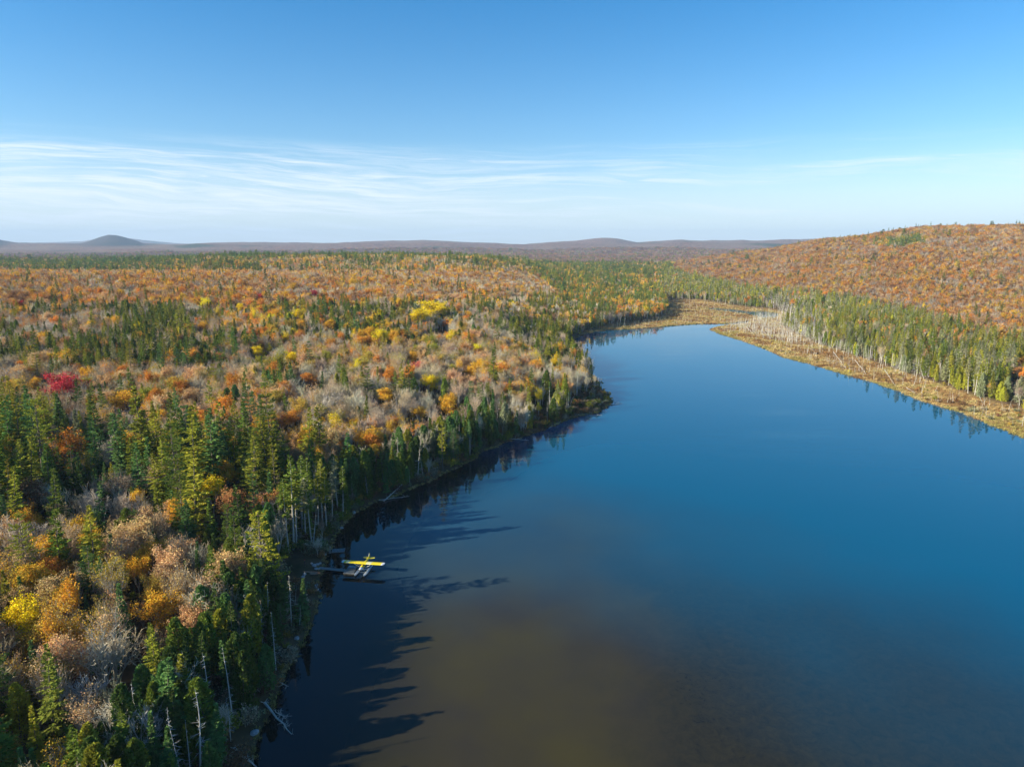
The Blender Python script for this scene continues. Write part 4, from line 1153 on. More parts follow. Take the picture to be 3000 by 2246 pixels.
# the close rank of firs and cedars that stands along the left bank
take = (es > 1.5) & ((insp & (rng.uniform(size=len(ex)) < 0.42)) | (strip & (rng.uniform(size=len(ex)) < .3)) | loose)
ex, ey, insp, loose = ex[take], ey[take], insp[take], loose[take]
ne = len(ex)
CX = np.concatenate([CX[kp], ex]); CY = np.concatenate([CY[kp], ey]); KI = np.concatenate([KI[kp], np.full(ne, 9)])
TI = np.concatenate([TI[kp], np.where(rng.uniform(size=ne) < .6, PN.index('silver grey'), PN.index('pale grey'))])
TC = np.concatenate([TC[kp], PV[TI[-ne:]] * rng.uniform(.85, 1.2, (ne, 1))])
HT = np.concatenate([HT[kp], np.where(loose, rng.uniform(2, 7, ne), rng.uniform(6, 12, ne))]); WSC = np.concatenate([WSC[kp], np.full(ne, 1.0)])
LEAN = np.concatenate([LEAN[kp], rng.normal(0, .11, (ne, 2))]); ROT = np.concatenate([ROT[kp], rng.uniform(0, 6.28, ne)])
mq = np.concatenate([mq[kp], np.ones(ne, bool)]); spit = np.concatenate([spit[kp], insp]); umid = np.concatenate([umid[kp], np.zeros(ne, bool)])
bx2, by2 = np.meshgrid(np.arange(-110, 60, 2.9), np.arange(75, 330, 2.9)); bx2 = bx2.ravel() + rng.uniform(-1.2, 1.2, bx2.size); by2 = by2.ravel() + rng.uniform(-1.2, 1.2, by2.size)
bs2 = shore_sd(bx2, by2)
tk = (bs2 > 3.5) & (bs2 < 17) & (bx2 < 50) & (by2 < 262) & ~((np.abs((bx2 + 39) * math.sin(SUN_AZ) - (by2 - 159) * math.cos(SUN_AZ)) < 4.0) & (bx2 < -44) & (bx2 > -62) & (by2 < 160)) & (rng.uniform(size=len(bx2)) < 0.85) & (np.hypot(bx2 + 50.5, by2 - 160) > 7) & ~((bx2 > -57) & (bx2 < -44) & (by2 > 140) & (by2 < 166))
for i in range(nh): tk &= ~((np.hypot(bx2 - hx[i], by2 - hy[i]) < (7.0 if i == 2 else 2.5)))
_tx, _ty, _tz = project(bx2, by2, np.full(len(bx2), 11.0))
for i in range(nh):
    if hk[i] == NAMES.index('tall_spruce_tree') or hk[i] == 9: continue
    wpx = 2.6 * hw[i] * FPX / np.hypot(hx[i], hy[i]) * 2.93
    tk &= ~((np.abs(_tx - HERO[i][2]) < wpx) & (_ty < HERO[i][3] + wpx * .4) & (np.hypot(bx2, by2) < np.hypot(hx[i], hy[i])) & (np.hypot(bx2 - hx[i], by2 - hy[i]) < 40))
bx2, by2, bs2 = bx2[tk], by2[tk], bs2[tk]; nb2 = len(bx2)
CX = np.concatenate([CX, bx2]); CY = np.concatenate([CY, by2]); kk = rng.choice([0, 1, 4, 4, 0, 8], nb2); KI = np.concatenate([KI, kk])
tt = rng.choice([PN.index(q) for q in ('deep green', 'dark green', 'blue green', 'olive green')], nb2); tt[kk == 8] = PN.index('pale grey'); TI = np.concatenate([TI, tt])
TC = np.concatenate([TC, PV[tt] * rng.uniform(.8, 1.2, (nb2, 1))])
HT = np.concatenate([HT, np.clip(rng.normal(11.0, 2.0, nb2) * np.clip(0.5 + bs2 / 16, .5, 1.15), 3.5, 13)]); WSC = np.concatenate([WSC, rng.uniform(.9, 1.25, nb2)])
LEAN = np.concatenate([LEAN, rng.normal(0, .03, (nb2, 2))]); ROT = np.concatenate([ROT, rng.uniform(0, 6.28, nb2)])
mq, spit, umid = (np.concatenate([q, np.zeros(nb2, bool)]) for q in (mq, spit, umid))
kp = np.ones(len(CX), bool)
# one list of every plant
def cat_(a, b, c): return np.concatenate([a, b, c])
AX = cat_(CX[kp], hx, UX); AY = cat_(CY[kp], hy, UY)
AZ = ground_z(AX, AY)
AK = cat_(KI[kp], np.array(hk), np.full(nu, 10))
ATI = cat_(TI[kp], np.array(ht), UT)
ATC = np.concatenate([TC[kp], PV[ht], PV[UT] * rng.uniform(0.45, 1.0, (nu, 1))])
ATC = np.clip(ATC, 0.004, 0.86)
AH = cat_(HT[kp], np.array(hh_), 1.9 * rng.uniform(0.5, 1.5, nu) * np.where(usd < 12, 1.15, 0.8))
AW = cat_(WSC[kp], np.array(hw), rng.uniform(0.8, 1.25, nu))
AL = np.concatenate([LEAN[kp], np.zeros((nh, 2)), rng.normal(0, 0.05, (nu, 2))])
AR = cat_(ROT[kp], rng.uniform(0, 6.28, nh), rng.uniform(0, 6.28, nu))
ASP = cat_((mq & (spit | umid))[kp], np.zeros(nh, bool), np.zeros(nu, bool))
HERO_I = np.full(len(AX), -1); HERO_I[len(CX[kp]):len(CX[kp]) + nh] = np.arange(nh)
AHN = HN[AK]
SZ = AH / AHN; SX = SZ * AW
SX = np.where(AK == 10, AW * SZ, SX)

# which plants become objects of their own: the largest in the picture, up to 300 of a kind
OBJ = {'fir_tree': 'fir_tree', 'spruce_tree': 'spruce_tree', 'tall_spruce_tree': 'spruce_tree', 'pine_tree': 'pine_tree', 'cedar_tree': 'cedar_tree',
       'maple_tree': 'maple_tree', 'thin_leaved_tree': 'maple_tree', 'birch_tree': 'birch_tree', 'bare_tree': 'bare_tree', 'dead_tree': 'dead_tree', 'shrub': 'shrub'}
tx, ty, tz = project(AX, AY, AZ + AH * 0.8)
bx_, by_, bz_ = project(AX, AY, AZ)
apx = AH * FPX / np.maximum(tz, 1)                 # height in pixels of the render
inview = (tz > 20) & (tx > -20) & (tx < 3020) & (ty > 0) & (ty < 2250)
single = np.zeros(len(AX), bool)
LIM = {'shrub': 300}
for on in sorted(set(OBJ.values())):
    ks = [NAMES.index(k) for k in NAMES if OBJ[k] == on]
    s = np.nonzero(np.isin(AK, ks) & inview & ((apx > 9) | (HERO_I >= 0)))[0]
    if on == 'shrub':
        sd_s = np.concatenate([np.full(len(AX) - nu, 99.0), usd]); s = s[(sd_s[s] < 9) | (AX[s] > 60)]
    order = np.argsort(-(apx[s] + (HERO_I[s] >= 0) * 1000), kind='stable')
    single[s[order[:LIM.get(on, 300)]]] = True

# ------------------------------------------------------------------ labels
LMK = [('the crimson maple', 186, 1130), ('the big sunlit pine', 768, 1635), ('the floatplane', 1064, 1650), ('the canoe', 912, 1680),
       ('the ramp of planks', 985, 1608), ('the lone thin pine', 1302, 1320), ('the twin yellow maples', 1240, 925), ('the wooded point', 1760, 1170),
       ('the dirt road', 1130, 1050), ('the far marsh', 1990, 925), ('the marshy spit', 2150, 970), ('the golden broad maple', 372, 1168),
       ('the tall orange tree', 205, 1290), ('the widest bare crown', 290, 1900), ('the yellow left edge maple', 55, 1795),
       ('the bottom edge snags', 540, 2170), ('the spike topped snag', 672, 1985), ('the lower left corner', 0, 2246), ('the yellow point birches', 1580, 1165),
       ('the cove', 1720, 1000), ('the right belt pine', 2767, 945), ('the right shore marsh', 2700, 1145), ('the right edge marsh', 2960, 1240),
       ('the forked bare tree', 390, 1470), ('the lake bend', 1350, 1365)]
def size_word(h, k):
    nrm_ = h / HN[k]
    return 'tall' if nrm_ > 1.13 else ('small' if nrm_ < 0.85 else ('stout' if nrm_ > 1.0 else 'slim'))
NOUN = {'fir_tree': 'fir', 'spruce_tree': 'spruce', 'tall_spruce_tree': 'bare stemmed spruce', 'pine_tree': 'pine', 'cedar_tree': 'cedar', 'maple_tree': 'full maple',
        'thin_leaved_tree': 'thinly leaved maple', 'birch_tree': 'birch', 'bare_tree': 'leafless tree', 'dead_tree': 'dead snag', 'shrub': 'shrub'}
CATG = {'fir_tree': 'fir tree', 'spruce_tree': 'spruce tree', 'tall_spruce_tree': 'spruce tree', 'pine_tree': 'pine tree', 'cedar_tree': 'cedar tree', 'maple_tree': 'maple tree',
        'thin_leaved_tree': 'maple tree', 'birch_tree': 'birch tree', 'bare_tree': 'bare tree', 'dead_tree': 'dead tree', 'shrub': 'shrub'}
ORD = ['first', 'second', 'third', 'fourth', 'fifth', 'sixth', 'seventh', 'eighth', 'ninth', 'tenth', 'eleventh', 'twelfth', 'thirteenth', 'fourteenth',
       'fifteenth', 'sixteenth', 'seventeenth', 'eighteenth', 'nineteenth', 'twentieth']
SI = np.nonzero(single)[0]
lab = {}
buckets = {}
mpy = (ty + by_) / 2
for i in SI:
    if HERO_I[i] >= 0 and hl[HERO_I[i]]:
        lab[i] = hl[HERO_I[i]]; continue
    x, y = tx[i], mpy[i]
    d, k = min((math.hypot(x - a, (y - b) * 1.3), j) for j, (nm, a, b) in enumerate(LMK))
    nm, a, b = LMK[k]
    dx, dy = x - a, (y - b) * 1.3
    if abs(dx) > abs(dy): dr = 'right of ' if dx > 0 else 'left of '
    else: dr = 'below ' if dy > 0 else 'above '
    far = 'just ' if d < 70 else ('' if d < 160 else 'well ')
    kn = NAMES[AK[i]]
    desc = f"{size_word(AH[i], AK[i])} {PN[ATI[i]]} {NOUN[kn]}"
    buckets.setdefault((desc, far + dr + nm), []).append(i)
for (desc, where), v in buckets.items():
    if len(v) == 1: lab[v[0]] = f"{desc} {where}"; continue
    v = sorted(v, key=lambda i: tx[i])
    if len(v) <= 3:
        nmz = ['leftmost', 'rightmost'] if len(v) == 2 else ['leftmost', 'middle', 'rightmost']
        for i, o_ in zip(v, nmz): lab[i] = f"{o_} {desc} {where}"
        continue
    for q, i in enumerate(v):
        lab[i] = f"{desc} {where}, {ORD[q] if q < 20 else 'last'} from left" if q < 20 else f"{desc} {where}, {ORD[(len(v) - 1 - q) % 20]} from right"

GRP = {'fir_tree': 'firs of the lakeside woods', 'spruce_tree': 'spruces of the lakeside woods', 'pine_tree': 'pines above the woods', 'cedar_tree': 'cedars along the shores',
       'maple_tree': 'autumn maples in the woods', 'birch_tree': 'yellow birches in the woods', 'bare_tree': 'leafless trees in the woods', 'dead_tree': 'dead snags about the lake', 'shrub': 'low bushes on the banks'}
def tilt_matrix(lean, rz):
    return (Matrix.Rotation(lean[0], 4, 'X') @ Matrix.Rotation(lean[1], 4, 'Y') @ Matrix.Rotation(rz, 4, 'Z')).to_euler()
for i in SI:
    kn = NAMES[AK[i]]; k = K[kn]; on = OBJ[kn]
    vi = int(i) % len(k['tmesh'])
    if HERO_I[i] >= 0 and kn == 'pine_tree': vi = {1: 2, 2: 1}.get(int(HERO_I[i]), 0)
    loc = (float(AX[i]), float(AY[i]), float(AZ[i]) - 0.05)
    tint = [float(c) for c in ATC[i]]
    if apx[i] >= 22 or HERO_I[i] >= 0:
        o = bpy.data.objects.new(on, None); o.empty_display_size = 0.3; COL.objects.link(o)
        t = bpy.data.objects.new('trunk', k['tmesh'][vi]); c = bpy.data.objects.new(k['part'], k['cmesh'][vi])
        for q in (t, c): COL.objects.link(q); q.parent = o
        c['tint'] = tint; t['tint'] = tint
    else:
        o = bpy.data.objects.new(on, k['nmesh'][vi] if (apx[i] > 14 or (kn == 'shrub' and tz[i] < 270)) else k['fmesh'][vi % len(k['fmesh'])]); COL.objects.link(o); o['tint'] = tint
    o.location = loc
    o.rotation_euler = tilt_matrix(AL[i], float(AR[i]))
    o.scale = (float(SX[i]), float(SX[i]), float(SZ[i]))
    tag(o, lab[i], CATG[kn], GRP[on])
print('plants', len(AX), 'single', len(SI), {NAMES[k]: int((AK[SI] == k).sum()) for k in range(len(NAMES))})

# ------------------------------------------------------------------ the rest of the woods: instanced mass objects
def scatter(name, pts, idx, rot, scl, tint, meshes, label, cat):
    src = bpy.data.collections.new(name + '_shapes')
    for j, me in enumerate(meshes):
        so_ = bpy.data.objects.new('%s_shape_%02d' % (name, j), me); src.objects.link(so_)
    me = bpy.data.meshes.new(name)
    n_ = len(pts)
    me.vertices.add(n_); me.vertices.foreach_set('co', pts.astype(np.float32).ravel())
    def at(nm, ty_, vals, fld):
        a = me.attributes.new(nm, ty_, 'POINT'); a.data.foreach_set(fld, vals.ravel())
    at('pick', 'INT', idx.astype(np.int32), 'value')
    at('turn', 'FLOAT_VECTOR', rot.astype(np.float32), 'vector')
    at('size', 'FLOAT_VECTOR', scl.astype(np.float32), 'vector')
    at('tint', 'FLOAT_VECTOR', tint.astype(np.float32), 'vector')
    o = link(name, me); tag(o, label, cat, kind='stuff')
    g = bpy.data.node_groups.new(name, 'GeometryNodeTree')
    g.interface.new_socket('Geometry', in_out='INPUT', socket_type='NodeSocketGeometry')
    g.interface.new_socket('Geometry', in_out='OUTPUT', socket_type='NodeSocketGeometry')
    N_ = g.nodes; L_ = g.links
    gi = N_.new('NodeGroupInput'); go = N_.new('NodeGroupOutput')
    ci = N_.new('GeometryNodeCollectionInfo'); ci.inputs['Collection'].default_value = src
    ci.inputs['Separate Children'].default_value = True; ci.inputs['Reset Children'].default_value = True
    ip = N_.new('GeometryNodeInstanceOnPoints'); ip.inputs['Pick Instance'].default_value = True
    def na_(nm, ty_):
        q = N_.new('GeometryNodeInputNamedAttribute'); q.data_type = ty_; q.inputs['Name'].default_value = nm
        return q.outputs['Attribute']
    er = N_.new('FunctionNodeEulerToRotation'); L_.new(na_('turn', 'FLOAT_VECTOR'), er.inputs[0])
    L_.new(gi.outputs[0], ip.inputs['Points']); L_.new(ci.outputs[0], ip.inputs['Instance'])
    L_.new(na_('pick', 'INT'), ip.inputs['Instance Index']); L_.new(er.outputs[0], ip.inputs['Rotation'])
    L_.new(na_('size', 'FLOAT_VECTOR'), ip.inputs['Scale']); L_.new(ip.outputs[0], go.inputs[0])
    md = o.modifiers.new('plants', 'NODES'); md.node_group = g
    return o
def mass(name, kinds, label, cat):
    sel = np.nonzero(~single & np.isin(AK, [NAMES.index(k) for k in kinds]) & (tz > -60))[0]
    meshes = []; st = {}
    for k in kinds:
        st[NAMES.index(k)] = (len(meshes), len(K[k]['nmesh']), len(meshes) + len(K[k]['nmesh']), len(K[k]['fmesh']))
        meshes += K[k]['nmesh'] + K[k]['fmesh']
    a = np.array([st[k] for k in AK[sel]])
    near = (apx[sel] > 15) | (tz[sel] < 350)
    rs = (sel * 7919) % 1009
    idx = np.where(near, a[:, 0] + rs % a[:, 1], a[:, 2] + rs % a[:, 3])
    rot = np.stack([AL[sel][:, 0], AL[sel][:, 1], AR[sel]], -1)
    sc_ = np.stack([SX[sel], SX[sel], SZ[sel]], -1)
    pts = np.stack([AX[sel], AY[sel], AZ[sel] - 0.05], -1)
    scatter(name, pts, idx, rot, sc_, ATC[sel], meshes, label, cat)
    print(name, len(sel), 'near', int(near.sum()))
mass('conifer_forest', CON, 'dark conifers filling the woods beyond the nearer trees, shrinking to specks towards the hills', 'forest')
mass('autumn_forest', AUT, 'orange, rust and golden broadleaf woods covering the slopes and ridges beyond the nearer trees', 'forest')
mass('bare_forest', ['bare_tree'], 'grey leafless woods mixed through the distant slopes and ridges', 'forest')
mass('drowned_forest', ['dead_tree'], 'pale dead trunks scattered thinly through the distant swamp edges', 'forest')
mass('undergrowth', ['shrub'], 'brown and green low bushes under the trees of the banks', 'undergrowth')

# marsh grass
gx_, gy_ = [], []
for poly, stp in ((marsh_r, 1.5), (marsh_m, 3.4)):
    P_ = np.array(poly); x0, y0 = P_.min(0); x1, y1 = P_.max(0)
    a, b = np.meshgrid(np.arange(x0, x1, stp), np.arange(y0, min(y1, 1200), stp)); a = a.ravel(); b = b.ravel()
    a = a + rng.uniform(-.5, .5, len(a)) * stp; b = b + rng.uniform(-.5, .5, len(b)) * stp
    s = inpoly(a, b, poly) & (rng.uniform(size=len(a)) < 0.75); gx_.append(a[s]); gy_.append(b[s])
# also a ragged fringe of sedge round the wooded shore
sh_ = np.array(lake); sgm = []
for i in range(len(lake)):
    a = np.array(lake[i]); b = np.array(lake[(i + 1) % len(lake)])
    if np.hypot(*(b - a)) < 60:
        for q in range(int(np.hypot(*(b - a)) / 0.8) + 1): sgm.append(a + (b - a) * rng.uniform() + rng.normal(0, 0.45, 2))
sgm = np.array(sgm); gx_.append(sgm[:, 0]); gy_.append(sgm[:, 1])
mx_ = np.concatenate(gx_); my_ = np.concatenate(gy_)
mz, msd, mmm = ground_z(mx_, my_, True)
s = (msd > -0.5) & (my_ > 60); mx_, my_, mz, msd = mx_[s], my_[s], mz[s], msd[s]
nt = len(mx_)
gt = fnoise(mx_ / 14, my_ / 14, 44, 3) + rng.normal(0, 0.06, nt) + np.where(msd < 4, 0.13, 0)
GP = 0.88 * np.array([(0.28, 0.16, 0.07), (0.40, 0.26, 0.11), (0.46, 0.32, 0.14), (0.50, 0.39, 0.17), (0.34, 0.27, 0.09)])
gi_ = np.clip(((gt - 0.36) / 0.08).astype(int), 0, 4)
tmeshes = []
for sd_ in (1, 2, 3):
    V, F, v = tuft(sd_); tmeshes.append(raw_mesh('tuft', V, [F], [M['grass']], fv=v))
gs = rng.uniform(0.5, 1.3, nt) * np.interp(np.hypot(mx_, my_), [200, 800], [0.9, 1.9])
gh = gs * rng.uniform(0.45, 0.9, nt)
scatter('marsh_grass', np.stack([mx_, my_, np.maximum(mz, -0.05)], -1), rng.integers(0, 3, nt), np.stack([np.zeros(nt), np.zeros(nt), rng.uniform(0, 6.28, nt)], -1),
        np.stack([gs, gs, gh], -1), GP[gi_] * rng.uniform(.8, 1.2, (nt, 1)), tmeshes, 'rusty and golden sedge covering the marshy margins of the lake', 'marsh grass')
print('tufts', nt)

# ------------------------------------------------------------------ made things
def box(a, b):
    (x0, y0, z0), (x1, y1, z1) = a, b
    V = np.array([(x0,y0,z0),(x1,y0,z0),(x1,y1,z0),(x0,y1,z0),(x0,y0,z1),(x1,y0,z1),(x1,y1,z1),(x0,y1,z1)], float)
    F = np.array([(0,3,2,1),(4,5,6,7),(0,1,5,4),(1,2,6,5),(2,3,7,6),(3,0,4,7)])
    return V, F
class MB:
    def __init__(s): s.V = []; s.F = []; s.n = 0
    def add(s, V, F):
        s.V.append(np.asarray(V, float)); s.F.append(np.asarray(F) + s.n); s.n += len(V); return s
    def box(s, a, b): return s.add(*box(a, b))
    def tube(s, p0, p1, r0, r1=None, sides=8):
        V, F = tubes([(*p0, *p1, r0, r1 if r1 is not None else r0)], sides)
        k = sides
        c0 = np.arange(k)[::-1]; 
        s.add(V, F)
        # end caps as fans
        VV = np.concatenate([V[:k], [V[:k].mean(0)], V[k:], [V[k:].mean(0)]])
        T = [(i, k, (i + 1) % k) for i in range(k)] + [(k + 1 + i, k + 1 + (i + 1) % k, 2 * k + 1) for i in range(k)]
        s.add(VV, np.array([(a, b, c, c) for a, b, c in T])[:, :3]); return s
    def loft(s, rings, close=True):
        rings = [np.asarray(r, float) for r in rings]; k = len(rings[0])
        V = np.concatenate(rings + [[rings[0].mean(0)], [rings[-1].mean(0)]]); F = []
        for i in range(len(rings) - 1):
            for j in range(k): F.append((i * k + j, i * k + (j + 1) % k, (i + 1) * k + (j + 1) % k, (i + 1) * k + j))
        s.add(V, np.array(F))
        if close:
            m_ = len(rings) * k
            s.add(V, np.array([((j + 1) % k, j, m_) for j in range(k)] + [((len(rings) - 1) * k + j, (len(rings) - 1) * k + (j + 1) % k, m_ + 1) for j in range(k)]))
        return s
    def build(s, name, mt, parent=None, smooth=False):
        q = [f for f in s.F if f.shape[1] == 4]; t = [f for f in s.F if f.shape[1] == 3]
        fl = []
        if q: fl.append(np.concatenate(q))
        if t: fl.append(np.concatenate(t))
        return link(name, raw_mesh(name, np.concatenate(s.V), fl, [mt], smooth=smooth), parent)
def ring(y, hw, zb, zt, k=12, p=2.6):
    a = np.arange(k) * 2 * math.pi / k
    c, s_ = np.cos(a), np.sin(a)
    x = np.sign(c) * np.abs(c) ** (2 / p) * hw
    z = (zb + zt) / 2 + np.sign(s_) * np.abs(s_) ** (2 / p) * (zt - zb) / 2
    return np.stack([x, np.full(k, y), z], -1)

# floatplane: +Y is its nose
head = math.atan2(-0.99, -0.15)
px_, py_ = -36.5, 159.0
plane = empty('floatplane', (px_, py_, 0.0), head - math.pi / 2)
tag(plane, 'small yellow high-wing floatplane moored beside the floating dock', 'floatplane')
fus = MB().loft([ring(-4.35, .05, 1.62, 1.86), ring(-3.2, .14, 1.48, 1.93), ring(-1.8, .27, 1.27, 2.08), ring(-.7, .37, 1.14, 2.30), ring(.1, .40, 1.10, 2.34), ring(.55, .41, 1.10, 2.02), ring(1.45, .40, 1.14, 1.94)]).build('fuselage', M['yellow'], plane, True)
MB().loft([ring(1.452, .41, 1.13, 1.95), ring(1.9, .38, 1.17, 1.90), ring(2.3, .26, 1.28, 1.80), ring(2.4, .12, 1.42, 1.66)]).build('engine_cowling', M['white'], plane, True)
MB().loft([ring(-.55, .385, 1.75, 2.345, 12, 3), ring(.12, .415, 1.72, 2.36, 12, 3), ring(.62, .42, 1.72, 2.05, 12, 3)]).build('cabin_glass', M['glass'], plane, True)
MB().box((-.425, .75, 1.55), (.425, 1.40, 1.72)).build('cowl_stripe', M['blue'], plane)
pr = MB().tube((0, 2.40, 1.54), (0, 2.62, 1.54), .10, .03).build('spinner', M['white'], plane)
MB().loft([[(-.95, 2.47, 1.50), (-.95, 2.49, 1.50), (-.95, 2.49, 1.58), (-.95, 2.47, 1.58)], [(0, 2.46, 1.46), (0, 2.50, 1.46), (0, 2.50, 1.62), (0, 2.46, 1.62)], [(.95, 2.47, 1.50), (.95, 2.49, 1.50), (.95, 2.49, 1.58), (.95, 2.47, 1.58)]]).build('propeller', M['black'], plane)
def airfoil(x, le, te, z, th, dz=0.0):
    ys = [te, te + .25 * (le - te), te + .6 * (le - te), te + .88 * (le - te), le, te + .88 * (le - te), te + .5 * (le - te), te + .2 * (le - te)]
    zs = [0, .35 * th, .8 * th, .85 * th, .3 * th, -.1 * th, -.15 * th, -.1 * th]
    return np.array([(x, y, z + q + dz) for y, q in zip(ys, zs)])
MB().loft([airfoil(x, .85, -.75, 2.33 + abs(x) * .012, .20) for x in (-4.75, -2.4, 0, 2.4, 4.75)]).build('wing', M['yellow'], plane)
for s in (-1, 1):
    MB().loft([airfoil(s * x, l, t, 2.33 + x * .012, th) for x, l, t, th in ((4.752, .86, -.76, .205), (5.1, .83, -.72, .17), (5.32, .66, -.60, .11), (5.45, .30, -.35, .04))]).build('wingtip', M['white'], plane)
    MB().loft([airfoil(s * x, .855, -.755, 2.338 + x * .012, .204) for x in ((3.35, 4.2) if s > 0 else (.95, 2.2))]).build('wing_panel', simple('cream_paint', (.75, .72, .38), .35, .5, .03, 1.5), plane)
    for y0, y1 in ((.35, .45), (-.1, -.35)): MB().tube((s * .40, y0, 1.18), (s * 2.6, y1, 2.36), .035).build('wing_strut', M['white'], plane)
    # float
    fx = s * 1.15
    fl = MB().loft([np.array([(fx - w_, y, zt), (fx - w_, y, zt - .16), (fx, y, zb), (fx + w_, y, zt - .16), (fx + w_, y, zt), (fx, y, zt + .05)]) for y, w_, zb, zt in
        ((-3.0, .06, .20, .36), (-2.0, .20, -.02, .36), (-.55, .33, -.20, .40), (-.5, .33, -.27, .40), (1.2, .35, -.25, .42), (2.3, .30, -.08, .46), (2.75, .17, .20, .48), (2.9, .05, .33, .46))]).build('float', M['alu'], plane)
    MB().tube((fx, -2.98, .05), (fx, -2.98, .40), .02).box((fx - .02, -3.25, -.1), (fx + .02, -3.0, .3)).build('water_rudder', M['alu'], fl)
    for p0, p1 in (((fx, 1.2, .42), (s * .3, 1.2, 1.2)), ((fx, -.6, .42), (s * .3, -.4, 1.16)), ((fx, -.55, .42), (s * .3, 1.1, 1.2))): MB().tube(p0, p1, .03).build('float_strut', M['alu'], plane)
    MB().loft([np.array([(s * .06, y0, 1.80), (s * .06, y1, 1.80), (s * .06, y1, 1.835), (s * .06, y0, 1.835)]) if False else np.array([(s * x, y0, 1.80), (s * x, y1, 1.80), (s * x, y1, 1.84), (s * x, y0, 1.84)]) for x, y0, y1 in ((.02, -4.5, -3.35), (.8, -4.48, -3.55), (1.35, -4.35, -3.8), (1.5, -4.15, -3.95))]).build('tailplane', M['yellow'], plane)
for y0 in (1.15, -.55): MB().tube((-1.15, y0, .40), (1.15, y0, .40), .03).build('spreader_bar', M['alu'], plane)
MB().loft([[(-.025, y0, z), (.025, y0, z), (.025, y1, z), (-.025, y1, z)] for z, y0, y1 in ((1.80, -4.55, -3.3), (2.25, -4.62, -3.75), (2.65, -4.60, -4.05), (2.82, -4.48, -4.22))]).build('tail_fin', M['yellow'], plane)
MB().loft([[(-.03, y0, z), (.03, y0, z), (.03, y1, z), (-.03, y1, z)] for z, y0, y1 in ((2.28, -3.74, -3.66), (2.66, -4.04, -3.96), (2.84, -4.22, -4.14))]).build('fin_edge', M['white'], plane)

# walkway dock out to a floating platform
def wp(px, py, z=0.0): return on_plane(px, py, z)
a = Vector(wp(934, 1661, .5)); b = Vector(wp(1013, 1669, .5))
dk = empty('walkway_dock', (a.x, a.y, 0), math.atan2(b.y - a.y, b.x - a.x)); L = (b - a).length
tag(dk, 'narrow grey plank walkway from the bank to the floating platform', 'dock')
mb = MB(); q = 0.0
while q < L: mb.box((q, -.60, .42), (q + .17, .60, .47)); q += .19
mb.build('deck', M['planks'], dk)
for y0 in (-.55, .45): MB().box((0, y0, .30), (L, y0 + .1, .418)).build('beam', M['darkwood'], dk)
for q in (.6, L / 2, L - .5):
    for s in (-.52, .52): MB().tube((q, s, -1.2), (q, s, .30), .07).build('post', M['darkwood'], dk)
c0 = Vector(wp(1005, 1677, .45)); c1 = Vector(wp(1022, 1656.5, .45)); c2 = Vector(wp(1046, 1657, .45)); c3 = Vector(wp(1036, 1679.5, .45))
pf = empty('floating_platform', (c0.x, c0.y, 0)); tag(pf, 'square weathered floating platform between walkway and yellow plane', 'dock')
def quadpt(u, v): return c0.lerp(c3, u).lerp(c1.lerp(c2, u), v) - c0
mb = MB(); nb_ = 22
for i in range(nb_):
    v0, v1 = i / nb_, (i + .88) / nb_
    P4 = [quadpt(0, v0), quadpt(1, v0), quadpt(1, v1), quadpt(0, v1)]
    mb.add([(p.x, p.y, z) for z in (.36, .43) for p in P4], [(0,3,2,1),(4,5,6,7),(0,1,5,4),(1,2,6,5),(2,3,7,6),(3,0,4,7)])
mb.build('deck', M['planks'], pf)
P4 = [quadpt(.02, .02), quadpt(.98, .02), quadpt(.98, .98), quadpt(.02, .98)]
MB().add([(p.x, p.y, z) for z in (-.15, .355) for p in P4], [(0,3,2,1),(4,5,6,7),(0,1,5,4),(1,2,6,5),(2,3,7,6),(3,0,4,7)]).build('pontoon', M['darkwood'], pf)
P4 = [quadpt(.05, .72), quadpt(.85, .72), quadpt(.85, .97), quadpt(.05, .97)]
tp = MB().add([(c0.x + p.x, c0.y + p.y, z) for z in (.434, .62) for p in P4], [(0,3,2,1),(4,5,6,7),(0,1,5,4),(1,2,6,5),(2,3,7,6),(3,0,4,7)]).build('tarp', M['bluetarp'])
tag(tp, 'folded pale blue tarp at the far end of the floating platform', 'tarp')

# small plank ramp upshore
a = Vector(wp(972, 1611, .3)); rm_ = empty('plank_ramp', (a.x, a.y, 0.0), R(8)); tag(rm_, 'short grey plank landing at the waterline beyond the walkway', 'landing')
mb = MB()
for i in range(9): mb.box((i * .38, -1.1, .20), (i * .38 + .32, 1.1, .26))
mb.build('deck', M['planks'], rm_)
for y0 in (-1.0, .85): MB().box((0, y0, -.4), (3.3, y0 + .15, .198)).build('beam', M['darkwood'], rm_)
for x0 in (-.25, -.55): MB().tube((x0, -1.2, .1), (x0 - .2, 1.3, 1.0), .05).build('rail', M['deadwood'], rm_)

